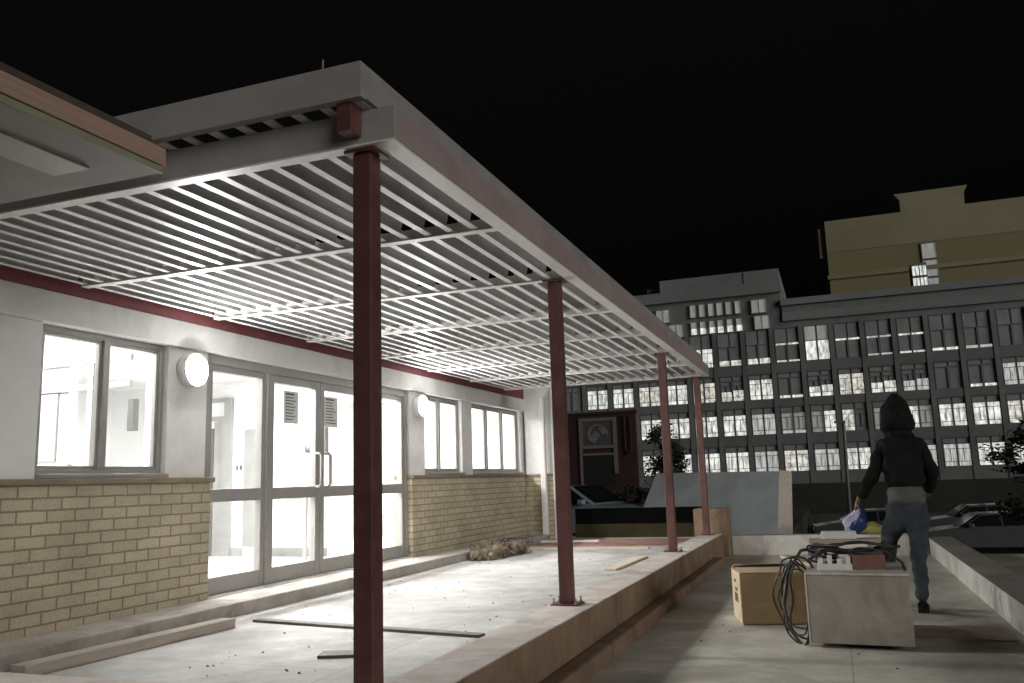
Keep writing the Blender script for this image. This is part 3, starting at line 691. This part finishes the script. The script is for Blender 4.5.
hr = hand(J['wrR'], (-.35, .85, -.3), (.2, .3, .9), .4, (-.9, -.2, 0)); edges.append((ix['wrR'], hr))
# nose
V.append((.60, 9.205, 1.43)); rad.append(.018); edges.append((ix['head'], len(V)-1))
body = skin('body', V, edges, rad, M['skin'], pers, 2, ix['pel'])
def piece(name, vl, el, m, sub=3, fold=.0095):
    nn = [v[0] for v in vl]; jj = {n: i for i, n in enumerate(nn)}
    return skin(name, [v[1] for v in vl], [(jj[a], jj[b]) for a, b in el], [v[2] for v in vl], m, pers, sub, 0, fold)
L3 = lambda a, b, t: tuple(Vector(a).lerp(Vector(b), t))
piece('hooded_top', [('a', (.61, 9.0, .735), (.20, .16)), ('b', (.61, 9.01, .87), (.185, .15)), ('c', (.615, 9.03, 1.0), (.205, .155)), ('d', (.62, 9.03, 1.13), (.19, .15)), ('e', (.612, 9.05, 1.245), (.15, .14)), ('f', (.605, 9.07, 1.35), (.112, .112)),
                     ('l0', (.46, 9.03, 1.165), .09), ('l1', (.405, 9.03, 1.06), .08), ('l2', J['elL'], .068), ('l3', L3(J['elL'], J['wrL'], .9), .05),
                     ('r0', (.77, 9.03, 1.155), .09), ('r1', (.815, 9.03, 1.04), .082), ('r2', J['elR'], .07), ('r3', L3(J['elR'], J['wrR'], .85), .052)],
      [('a', 'b'), ('b', 'c'), ('c', 'd'), ('d', 'e'), ('e', 'f'), ('d', 'l0'), ('l0', 'l1'), ('l1', 'l2'), ('l2', 'l3'), ('d', 'r0'), ('r0', 'r1'), ('r1', 'r2'), ('r2', 'r3')], M['hoodie'])
piece('shirt_hem', [('a', (.61, 9.0, .585), (.185, .155)), ('m', (.61, 9.0, .70), (.186, .155)), ('b', (.61, 9.0, .82), (.175, .145))], [('a', 'm'), ('m', 'b')], M['belt'])
piece('jeans', [('p', (.61, 9.0, .60), (.175, .145)), ('pt', (.61, 9.0, .74), (.165, .135)), ('hl', (.515, 9.03, .47), (.115, .115)), ('l1', L3(J['hpL'], J['knL'], .6), .098), ('kl', J['knL'], .078), ('l2', L3(J['knL'], J['anL'], .55), .068), ('al', L3(J['knL'], J['anL'], 1.02), .055),
                ('hr', (.70, 9.0, .47), (.115, .118)), ('r1', L3(J['hpR'], J['knR'], .6), .098), ('kr', J['knR'], .076), ('r2', L3(J['knR'], J['anR'], .5), .07), ('ar', L3(J['knR'], J['anR'], 1.02), .054)],
      [('pt', 'p'), ('p', 'hl'), ('hl', 'l1'), ('l1', 'kl'), ('kl', 'l2'), ('l2', 'al'), ('p', 'hr'), ('hr', 'r1'), ('r1', 'kr'), ('kr', 'r2'), ('r2', 'ar')], M['jeans'])
for sd in 'LR':
    a, t = J['an'+sd], J['to'+sd]
    heel = (a[0]-.01, a[1]-.045, -.325)
    piece('shoe', [('h', heel, (.046, .044)), ('m', L3(heel, t, .5), (.052, .042)), ('t', (t[0], t[1]+.03, -.337), (.048, .031)), ('a', (a[0], a[1]-.01, a[2]), .048)], [('h', 'm'), ('m', 't'), ('h', 'a')], M['shoe'], 2, 0)
# hood: shell open at the face
hd = MB(); n1, n2 = 28, 18; c0 = Vector((.60, 9.065, 1.475))
for i in range(n2+1):
    th = .62+(PI-.62)*i/n2           # angle from the facing axis (+Y)
    for k in range(n1):
        a = 2*PI*k/n1
        r = .150; d = Vector((math.sin(th)*math.cos(a)*.93, math.cos(th), math.sin(th)*math.sin(a)*1.20))
        q = c0+d*r+Vector((0, 0, -.02 if d.z < -.5 else 0))
        if d.z < -.15: q += Vector((d.x*.42, d.y*.30, -.02))*min(1, (-.15-d.z)*1.6)*r/.15*.16
        q.z += .016*max(0, d.z)**2*(1-abs(d.x))
        q += Vector((.006*math.sin(5*a+2*th), .006*math.sin(3*a), .008*math.sin(4*a+th)))
        hd.v.append(tuple(q))
for i in range(n2):
    for k in range(n1): hd.f.append([i*n1+k, i*n1+(k+1) % n1, (i+1)*n1+(k+1) % n1, (i+1)*n1+k]); hd.m.append(0); hd.sm.append(True)
ho = hd.build('hood', M['hoodie'], pers); so = ho.modifiers.new('t', 'SOLIDIFY'); so.thickness = .01; so.offset = -1
ey = MB()
for x in (.568, .632): ey.lathe([(0, -.012), (.011, -.006), (.013, 0), (.010, .008), (0, .012)], (x, 9.178, 1.455), 'Y', 10)
ey.build('eye', M['foam'], pers)
# bag in the left hand
bg = MB(); bm = bmesh.new(); bmesh.ops.create_icosphere(bm, subdivisions=4, radius=1)
hx = Vector(V[hl])
for v in bm.verts:
    d = v.co; k = 1+.14*math.sin(5*d.x+4*d.z)+.09*math.sin(9*d.y+3*d.z)+.06*math.sin(13*d.x-7*d.z)
    top = max(0, d.z); w = 1-.72*top
    bg.v.append((hx.x-.015+d.x*.105*k*w+.05*d.z, hx.y+.02+d.y*.10*k*w, hx.z-.135+d.z*.155))
for f in bm.faces:
    c = f.calc_center_median(); bg.f.append([v.index for v in f.verts]); bg.m.append(1 if c.x < -.12+.35*math.sin(4*c.z) else 0); bg.sm.append(True)
bm.free()
tag(bg.build('plastic_bag', [M['bagb'], M['bagw']], None, tuple(hx)), 'small blue and white plastic bag held in the left hand of the person', 'bag')

# ------------------------------------------------------------------ street beyond
def car(name, lab, cat, loc, rot, paint, group=None, sc=1.):
    t = thing(name, lab, cat, (0, 0, 0), group)
    prof = [(-2.05, .32), (-2.1, .55), (-2.02, .82), (-1.35, .93), (-.95, .97), (-.25, 1.40), (.95, 1.43), (1.55, 1.02), (2.0, .95), (2.1, .6), (2.05, .32)]
    # body loft across the width with tumblehome
    def ring(y, f, inset): return [(x*(1-inset*.02), y*(1-(.16*max(0, z-.9)/.5)), .32+(z-.32)*f) for x, z in prof]
    n = len(prof); rows = [ring(-.82, .985, 1), ring(-.80, 1, 0), ring(-.4, 1.012, 0), ring(0, 1.016, 0), ring(.4, 1.012, 0), ring(.80, 1, 0), ring(.82, .985, 1)]
    b = MB()
    vs = [p for r in rows for p in r]; fs = []
    for i in range(len(rows)-1):
        for k in range(n): fs.append((i*n+k, i*n+(k+1) % n, (i+1)*n+(k+1) % n, (i+1)*n+k))
    fs += [tuple(range(n)), tuple(range((len(rows)-1)*n, len(rows)*n))]
    b.add(vs, fs); b.build('body', paint, t, None, .03)
    def y_at(z, s): return s*(.825*(1-(.16*max(0, z-.9)/.5))+.004)
    g = MB()
    g.add([(-.90, -.70, 1.0), (-.90, .70, 1.0), (-.30, .64, 1.40), (-.30, -.64, 1.40)], [(0, 1, 2, 3)])
    g.add([(-.93, -.70, 1.015), (-.93, .70, 1.015), (-.32, .64, 1.415), (-.32, -.64, 1.415)], [(0, 3, 2, 1)]); g.build('windscreen', M['carglass'], t)
    g = MB(); g.add([(1.0, -.64, 1.43), (1.0, .64, 1.43), (1.53, .70, 1.065), (1.53, -.70, 1.065)], [(0, 1, 2, 3)]); g.build('rear_window', M['carglass'], t)
    for s_ in (-1, 1):
        g = MB(); g.prism([(-.80, 1.0), (-.28, 1.34), (.30, 1.36), (.30, 1.0)], 0, .006, 'Y'); g.v = [(x, y_at(z, s_)+y, z) for x, y, z in g.v]; g.build('side_window', M['carglass'], t)
        g = MB(); g.prism([(.36, 1.0), (.36, 1.36), (.90, 1.36), (1.35, 1.03)], 0, .006, 'Y'); g.v = [(x, y_at(z, s_)+y, z) for x, y, z in g.v]; g.build('side_window', M['carglass'], t)
        for x in (-1.3, 1.3):
            w = MB().lathe([(0, -.1), (.30, -.1), (.33, -.06), (.33, .06), (.30, .1), (.2, .1), (0, .1)], (x, s_*.74, .33), 'Y', 20).build('wheel', M['tyre'], t)
            MB().lathe([(.2, .0), (.2, .104), (.12, .108), (0, .09)] if s_ > 0 else [(.2, 0), (.2, -.104), (.12, -.108), (0, -.09)], (x, s_*.74, .33), 'Y', 16).build('rim', M['rim'], w)
        MB().box(-2.10, -2.0, s_*.62-.16, s_*.62+.16, .66, .80).build('headlight', M['lampglass'], t, None, .03)
        MB().box(2.0, 2.08, s_*.66-.12, s_*.66+.12, .70, .88).build('tail_light', M['tail'], t, None, .02)
        MB().box(-.72, -.55, s_*.80, s_*.80+s_*.16, .98, 1.10).build('mirror', paint, t, None, .03)
    MB().box(-2.115, -2.04, -.45, .45, .42, .56).build('grille', M['black'], t)
    MB().box(-2.13, -2.116, -.24, .24, .46, .54).build('number_plate', M['signf'], t)
    t.location = loc; t.rotation_euler = (0, 0, rot); t.scale = (sc, sc, sc); t['_w'] = loc
    return t
car('parked_car', 'pale blue car with its bonnet seen behind the low black wall', 'car', (-6.0, 20.4, -.62), PI-.25, M['carblue'])
darkc = car('parked_car', 'dark car parked in the car park just beyond the parapet, nearest of the dark cars', 'car', (4.6, 33, ZG), .08, M['cargrey'], 'cars in the car park')
for (x, y, rot, lab) in ((7.6, 34.5, .05, 'silver car at the right edge of the car park under the tree'), (5.2, 40, .1, 'silver car in the second row of the car park below the yellow doorway'), (9.2, 41, .0, 'silver car in the second row half behind the tree'), (1.0, 37, .1, 'silver car standing behind the walking person')):
    o = dup(darkc); o.location = (x, y, ZG); o.rotation_euler = (0, 0, rot); o['label'] = lab
darkc['label'] = 'silver car parked nearest beyond the parapet wall'

# dark red hoarding with framed notice
hd_ = thing('hoarding', 'dark red hoarding with a grey framed emblem board beyond the end of the terrace', 'hoarding', (-7, 28, -.62))
MB().box(-9.6, -6.1, 28, 28.15, -.62, 3.10).box(-9.6, -6.05, 27.95, 28.2, 3.10, 3.18).build('panel', M['hoard'], hd_)
f = MB()
for (x0, x1, z0, z1) in ((-8.05, -6.75, 2.86, 2.98), (-8.05, -7.93, 1.95, 2.86), (-6.87, -6.75, 1.1, 2.86), (-7.93, -6.87, 1.95, 2.05), (-8.05, -7.96, .7, 1.95), (-7.93, -6.87, 1.72, 1.79)):
    f.box(x0, x1, 27.93, 27.998, z0, z1)
sf = f.build('sign_frame', M['signf'], hd_)
box('sign_panel', M['signg'], -7.93, -6.87, 27.97, 27.998, 2.05, 2.86, hd_)
box('opening', M['black'], -7.96, -6.87, 27.97, 27.998, .7, 1.72, hd_)
em = MB()
for k in range(14):                                   # arched band of the emblem
    a0, a1 = PI*k/14, PI*(k+1)/14
    em.prism([(-7.4+.36*math.cos(a0), 2.38+.40*math.sin(a0)), (-7.4+.36*math.cos(a1), 2.38+.40*math.sin(a1)), (-7.4+.28*math.cos(a1), 2.38+.32*math.sin(a1)), (-7.4+.28*math.cos(a0), 2.38+.32*math.sin(a0))], 27.955, 27.969, 'Y')
em.prism([(-7.76, 2.28), (-7.55, 2.12), (-7.30, 2.40), (-7.48, 2.55)], 27.952, 27.966, 'Y').prism([(-7.40, 2.62), (-7.22, 2.40), (-7.04, 2.52), (-7.2, 2.68)], 27.950, 27.964, 'Y').prism([(-7.66, 2.20), (-7.56, 2.12), (-7.44, 2.14), (-7.5, 2.26)], 27.94, 27.954, 'Y')
em.build('emblem', M['emblem'], hd_)
MB().tube([(-6.45, 27.9, 3.0), (-6.45, 27.9, 1.9), (-6.38, 27.9, 1.7), (-6.25, 27.9, 1.9), (-6.25, 27.9, 3.0)], .03, 8).build('pipe', M['hoard'], hd_)

lp = thing('street_lamp', 'thin grey street lamp pole rising from the car park left of the person', 'lamp post', (.34, 30, ZG))
MB().tube([(.30, 30, ZG), (.36, 30, 1.0), (.40, 30, 2.5)], [.07, .06, .05], 10).build('pole', M['steelgrey'], lp)
MB().box(.1, .46, 29.93, 30.07, 2.5, 2.58).build('lamp_head', M['steelgrey'], lp, None, .02)

def tree(name, lab, base, h, crown_c, crown_r, n, leaf, seed, holes=.0):
    rn = random.Random(seed); t = thing(name, lab, 'tree', base)
    tr = MB(); bx, by, bz = base; cx, cy, cz = crown_c
    tr.tube([(bx, by, bz), (bx+.05, by, bz+h*.3), (cx*.4+bx*.6, by, bz+h*.55), (cx, cy, cz+.2)], [.16, .13, .10, .05], 10)
    for k in range(9):
        a = rn.uniform(0, 6.28); e = rn.uniform(.1, .9); s0 = Vector((bx, by, bz+h*rn.uniform(.35, .6)))
        d = Vector((math.cos(a)*crown_r[0]*.75, math.sin(a)*crown_r[1]*.75, 0)); en = Vector((cx, cy, cz))+d+Vector((0, 0, (e-.5)*crown_r[2]*1.4))
        tr.tube([s0, s0.lerp(en, .5)+Vector((0, 0, .12)), en], [.06, .035, .012], 6)
    tr.build('trunk', M['bark'], t)
    cl = []
    for k in range(34):
        while True:
            p = Vector((rn.uniform(-1, 1), rn.uniform(-1, 1), rn.uniform(-1, 1)))
            if .25 < p.length < 1: break
        cl.append((Vector((cx+p.x*crown_r[0], cy+p.y*crown_r[1], cz+p.z*crown_r[2])), rn.uniform(.16, .36)*max(crown_r)*.8))
    b = MB()
    for k in range(n):
        c, r = cl[rn.randrange(len(cl))]
        d = Vector((rn.gauss(0, .5), rn.gauss(0, .5), rn.gauss(0, .42)))*r
        p = c+d; s = leaf*rn.uniform(.6, 1.4)
        u = Vector((rn.gauss(0, 1), rn.gauss(0, 1), rn.gauss(0, .6))).normalized(); w = u.orthogonal().normalized(); w = (w*math.cos(1.3*k)+u.cross(w)*math.sin(1.3*k))
        b.add([p-u*s, p+w*s*.42, p+u*s, p-w*s*.42], [(0, 1, 2, 3)])
    b.build('crown', M['leaf'], t)
tree('tree', 'dark leafy tree at the right edge in front of the office building', (5.6, 26, ZG), 4.0, (5.55, 26, .55), (1.55, 1.3, 1.45), 6500, .085, 11)
tree('tree', 'slender dark tree in front of the office windows left of the third post', (-6.35, 34, -.62), 4.0, (-6.35, 34, 1.5), (.75, .8, 1.5), 2600, .09, 21)
tree('shrub', 'dark shrub between the pale blue car and the grey rendered wall', (-4.95, 22.6, -.62), 1.5, (-4.95, 22.6, .2), (.75, .6, .55), 1500, .06, 31)

# ------------------------------------------------------------------ office building
off = thing('office_building', 'long grey office block across the street with rows of lit paired windows', 'building', (0, 68, ZG))
FY = 68.0; P0, PIT = -3.5, 2.18
def bays(k): return P0+PIT*k
MB().box(-2.86, 28, FY+.3, 84, ZG, 14.2).build('main_block', M['facade'], off)
MB().box(-34, -2.87, FY+.3, 84, ZG, 15.7).build('wing', M['facade'], off)
MB().box(-12.3, -2.85, FY+.8, 80, 15.7, 16.95).box(-5.55, -5.38, FY+.72, FY+.8, 15.75, 16.9).build('roof_storey', M['facadel'], off)
MB().box(-13.6, -12.3, FY+2, 80, 15.7, 16.6).build('roof_hut', M['facaded'], off)
MB().box(-34, -2.75, FY-.05, FY+.3, 14.9, 15.75).build('wing_parapet', M['facadel'], off)
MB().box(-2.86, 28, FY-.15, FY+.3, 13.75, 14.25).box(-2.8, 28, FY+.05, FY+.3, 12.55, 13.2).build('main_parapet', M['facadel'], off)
MB().box(-2.8, 28, FY+.1, FY+.3, 13.2, 13.72).build('recessed_band', M['facade'], off)  # plain facade strip set back between the parapet bands
rows = [(1.05, 2.58, 3.02), (3.90, 5.44, 5.9), (6.60, 8.12, 8.5), (9.38, 10.85, 12.0)]
sp = MB()
for z0, z1 in ((3.08, 3.84), (5.96, 6.54), (8.56, 9.32)): sp.box(-34, 28, FY+.12, FY+.3, z0, z1)
sp.box(-34, 28, FY+.12, FY+.3, .1, .98)
box('base_storey', M['baseday'], -34, 28, FY+.02, FY+.3, ZG, .1, off)
sp.build('spandrel', M['facaded'], off)
pil = MB()
for k in range(-14, 15):
    x = bays(k)-.26
    pil.box(x-.17, x+.17, FY+.06, FY+.299, .11, 12.1)
pil.build('pier', M['facade'], off)
pat = {0: {}, 1: {0: 'dimb', 1: 'half', 2: 'leftw', 3: 'dim', 4: 'mid'}, 2: {-3: 'full', -2: 'low', -1: 'full', 0: 'strip', 1: 'low', 2: 'full', 3: 'low', 4: 'low', 5: 'off', 6: 'strip', 7: 'full'},
       3: {-4: 'full', -3: 'full', -2: 'strip2', -1: 'strip2', 0: 'strip3', 1: 'dim2', 2: 'strip4', 3: 'strip3', 4: 'strip3', 5: 'strip', 6: 'strip', 7: 'off'}}
rw = random.Random(9)
for r, (z0, z1, z2) in enumerate(rows):
    for k in range(-9, 9):
        x = bays(k); ty = pat[r].get(k, 'full' if r < 3 else 'strip')
        if k < -5 and r > 1: ty = 'off' if rw.random() < .6 else 'full'
        t = .05; y0, y1 = FY+.16, FY+.24; f = MB(); xw = 1.72; xm = x+xw/2
        f.box(x, x+xw, y0, y1, z0-.06, z0).box(x, x+xw, y0, y1, z1, z1+.06).box(x, x+xw, y0, y1, z2, z2+.05)
        for a in (x-.03, x+xw-.03): f.box(a, a+.06, y0, y1, z0, z2)
        f.box(xm-.07, xm+.07, y0, y1, z0, z1)
        for a in ((x, xm) if ty in ('full', 'half', 'mid', 'dim', 'dimb', 'leftw', 'low') else ()):   # glazing bars in each leaf
            f.box(a+.42-.02, a+.42+.02, y0+.01, y1-.01, z0+.3, z1-.32)
            f.box(a+.03, a+.83, y0+.02, y1-.02, z0+.28, z0+.32).box(a+.03, a+.83, y0+.02, y1-.02, z1-.34, z1-.30)
        o = f.build('window', M['frame'], off)
        g = MB(); Y0, Y1 = FY+.245, FY+.25
        def q(xa, xb, za, zb, mi): g.box(xa, xb, Y0, Y1, za, zb, mi)
        L_, R_ = (x+.03, xm-.07), (xm+.07, x+xw-.03)
        hz = z0+.72
        for (a, b_), s_ in ((L_, 0), (R_, 1)):
            if ty == 'full': q(a, b_, z0, z1, 2)
            elif ty == 'low': q(a, b_, z0, hz+.1*s_, 2); q(a, b_, hz+.1*s_, z1, 0)
            elif ty == 'dimb': q(a, b_, z0, z0+.2, 2); q(a, b_, z0+.2, z1, 1)
            elif ty == 'half': q(a, b_, z0, z1, 2 if s_ else 1)
            elif ty == 'leftw': q(a, b_, z0, z1, 0 if s_ else 2)
            elif ty == 'mid': q(a, b_, z0, z1, 2 if not s_ else 1)
            elif ty in ('dim', 'dim2'): q(a, b_, z0, z1, 1 if ty == 'dim' else 2)
            elif ty == 'strip': q(a, b_, z0, z0+.2, 2); q(a, b_, z0+.2, z1, 0)
            elif ty == 'strip2': q(a, b_, z0, z0+.42, 2); q(a, b_, z0+.42, z1, 0)
            elif ty == 'strip3': q(a, b_, z0, z0+.14, 2); q(a, b_, z0+.14, z1-.14, 0); q(a, b_, z1-.14, z1, 2)
            elif ty == 'strip4': q(a, b_, z0, z1-.14, 0); q(a, b_, z1-.14, z1, 2)
            else: q(a, b_, z0, z1, 0)
            q(a, b_, z1+.07, z2-.005, 1 if ty in ('dim2',) else 0)
        g.build('pane', [M['dark'], M['dim'], M[rw.choice(('lit', 'lit', 'lit', 'litw', 'litd'))]], o)
# triple windows high on the wing
for zi, (z0, z1, m) in enumerate(((12.08, 13.1, 'lit'), (13.5, 14.5, 'dim'))):
    for xs in (-9.85, -7.75):
        xs += .35*(1-zi)*0
        for j in range(3):
            a = xs+j*.72
            f = MB().box(a-.04, a+.48, FY+.05, FY+.12, z0-.05, z0).box(a-.04, a+.48, FY+.05, FY+.12, z1, z1+.05).box(a-.04, a, FY+.05, FY+.12, z0, z1).box(a+.44, a+.48, FY+.05, FY+.12, z0, z1).build('window', M['frame'], off)
            g = MB(); g.box(a, a+.44, FY+.13, FY+.299, z0, z0+.5, 0).box(a, a+.44, FY+.13, FY+.299, z0+.5, z1, 1 if zi == 0 else 0); g.build('pane', [M[m], M['dim']], f)
for (a, z0) in ((-5.05, 13.4), (-4.9, 12.1), (-12.6, 13.3), (-11.6, 12.0)):
    f = MB().box(a-.05, a+1.15, FY+.05, FY+.12, z0-.05, z0).box(a+.53, a+.57, FY+.06, FY+.11, z0, z0+1.05).box(a-.05, a+1.15, FY+.05, FY+.12, z0+1.05, z0+1.1).box(a-.05, a, FY+.05, FY+.12, z0, z0+1.05).box(a+1.1, a+1.15, FY+.05, FY+.12, z0, z0+1.05).build('window', M['frame'], off)
    box('pane', M['dim'], a, a+1.1, FY+.13, FY+.299, z0, z0+1.05, f)
dw = MB().box(5.9, 5.98, FY+.1, FY+.2, ZG, -.3).box(7.1, 7.18, FY+.1, FY+.2, ZG, -.3).box(5.98, 7.1, FY+.1, FY+.2, -.38, -.3).box(6.5, 6.56, FY+.12, FY+.19, ZG, -.38).build('entrance', M['frame'], off)
box('pane', M['lity'], 5.98, 7.1, FY+.21, FY+.299, ZG, -.38, dw)

# ------------------------------------------------------------------ ochre tower block behind
tw = thing('tower_block', 'ochre windowless tower block with a rooftop hut rising behind the grey office building', 'building', (14, 90, ZG))
MB().box(1.15, 40, 90, 110, 22.9, 26.2).build('upper_wall', M['oliveb'], tw)
MB().box(1.15, 40, 90.06, 110, ZG, 22.9).build('lower_wall', M['olived'], tw)
MB().box(1.0, 40, 89.8, 90.06, 20.1, 20.5).build('ledge', M['oliveb'], tw)
MB().prism([(8.5, 26.2), (14.3, 26.2), (14.4, 28.0), (14.75, 28.7), (8.0, 28.7), (8.5, 28.0)], 92, 98, 'Y').build('rooftop_hut', M['oliveb'], tw)
MB().box(.45, 1.0, 90.5, 92, 22.5, 25.6).build('duct', M['oliveb'], tw)
for j, (z0, z1) in enumerate(((21.2, 22.7), (19.4, 21.0), (17.9, 19.2))):
    f = MB().box(9.75, 11.15, 89.9, 89.98, z0-.08, z0).box(9.75, 11.15, 89.9, 89.98, z1, z1+.08).box(9.75, 9.83, 89.9, 89.98, z0, z1).box(11.07, 11.15, 89.9, 89.98, z0, z1).build('window', M['frame'], tw)
    box('pane', M['dim'], 9.83, 11.07, 89.98, 90.05, z0, z1, f)
st = thing('stair_tower', 'slim glazed stair tower with a column of lit windows on the office roof', 'tower', (8.3, 78, 14.2))
MB().box(7.55, 8.75, 78, 80, 14.2, 18.2).build('shaft', M['facaded'], st)
for j, (z0, z1) in enumerate(((17.1, 17.95), (15.75, 16.9), (14.9, 15.55))):
    for a in (7.6, 8.18):
        f = MB().box(a-.03, a+.53, 77.9, 77.96, z0-.05, z0).box(a-.03, a+.53, 77.9, 77.96, z1, z1+.05).box(a-.03, a, 77.9, 77.96, z0, z1).box(a+.5, a+.53, 77.9, 77.96, z0, z1).box(a+.23, a+.27, 77.9, 77.96, z0, z1).build('window', M['frame'], st)
        box('pane', M['lit'], a, a+.5, 77.96, 77.995, z0, z1, f)

# ------------------------------------------------------------------ sky, sun, camera
w = bpy.data.worlds.new("World"); S.world = w; w.use_nodes = True
N = w.node_tree.nodes; L = w.node_tree.links; bg = N["Background"]
SUN_AZ, SUN_EL = math.radians(205), math.radians(20)
sk = N.new("ShaderNodeTexSky"); sk.sky_type = 'NISHITA'; sk.sun_disc = False; sk.sun_elevation = math.radians(-4); sk.sun_rotation = SUN_AZ
hs = N.new("ShaderNodeHueSaturation"); hs.inputs["Saturation"].default_value = .25
L.new(sk.outputs[0], hs.inputs["Color"]); L.new(hs.outputs[0], bg.inputs["Color"]); bg.inputs["Strength"].default_value = .035
su = bpy.data.lights.new('sun', 'SUN'); su.energy = .36; su.angle = math.radians(35); su.color = (1, .96, .92)
so_ = bpy.data.objects.new('sun', su); COL.objects.link(so_)
# town glow from behind and to the right of the camera
frm = Vector((.80, -.55, .16)).normalized()
so_.rotation_euler = (-frm).to_track_quat('-Z', 'Y').to_euler()

cam = bpy.data.cameras.new('camera'); co = bpy.data.objects.new('camera', cam); COL.objects.link(co); S.camera = co
r_ = Vector((0.9352556164605325, 0.35259099343016026, -0.031249371689076762)); u_ = Vector((0.0862249324253592, -0.14130853150580805, 0.986203406986568)); f_ = Vector((-0.34331063616974006, 0.9250467503189257, 0.1625617323269029))
m = Matrix(((r_.x, u_.x, -f_.x, 0), (r_.y, u_.y, -f_.y, 0), (r_.z, u_.z, -f_.z, .95), (0, 0, 0, 1)))
co.matrix_world = m
cam.sensor_width = 36; cam.lens = 847.93*36/1024; cam.clip_start = .05; cam.clip_end = 2000
S.render.engine = 'CYCLES'; S.cycles.use_denoising = True
S.cycles.max_bounces = 8; S.cycles.diffuse_bounces = 5; S.cycles.transparent_max_bounces = 12
S.cycles.sample_clamp_indirect = 6
S.view_settings.view_transform = 'Standard'; S.view_settings.look = 'None'; S.view_settings.exposure = 1.75; S.view_settings.gamma = 1
for o in bpy.data.objects:
    if '_w' in o: del o['_w']
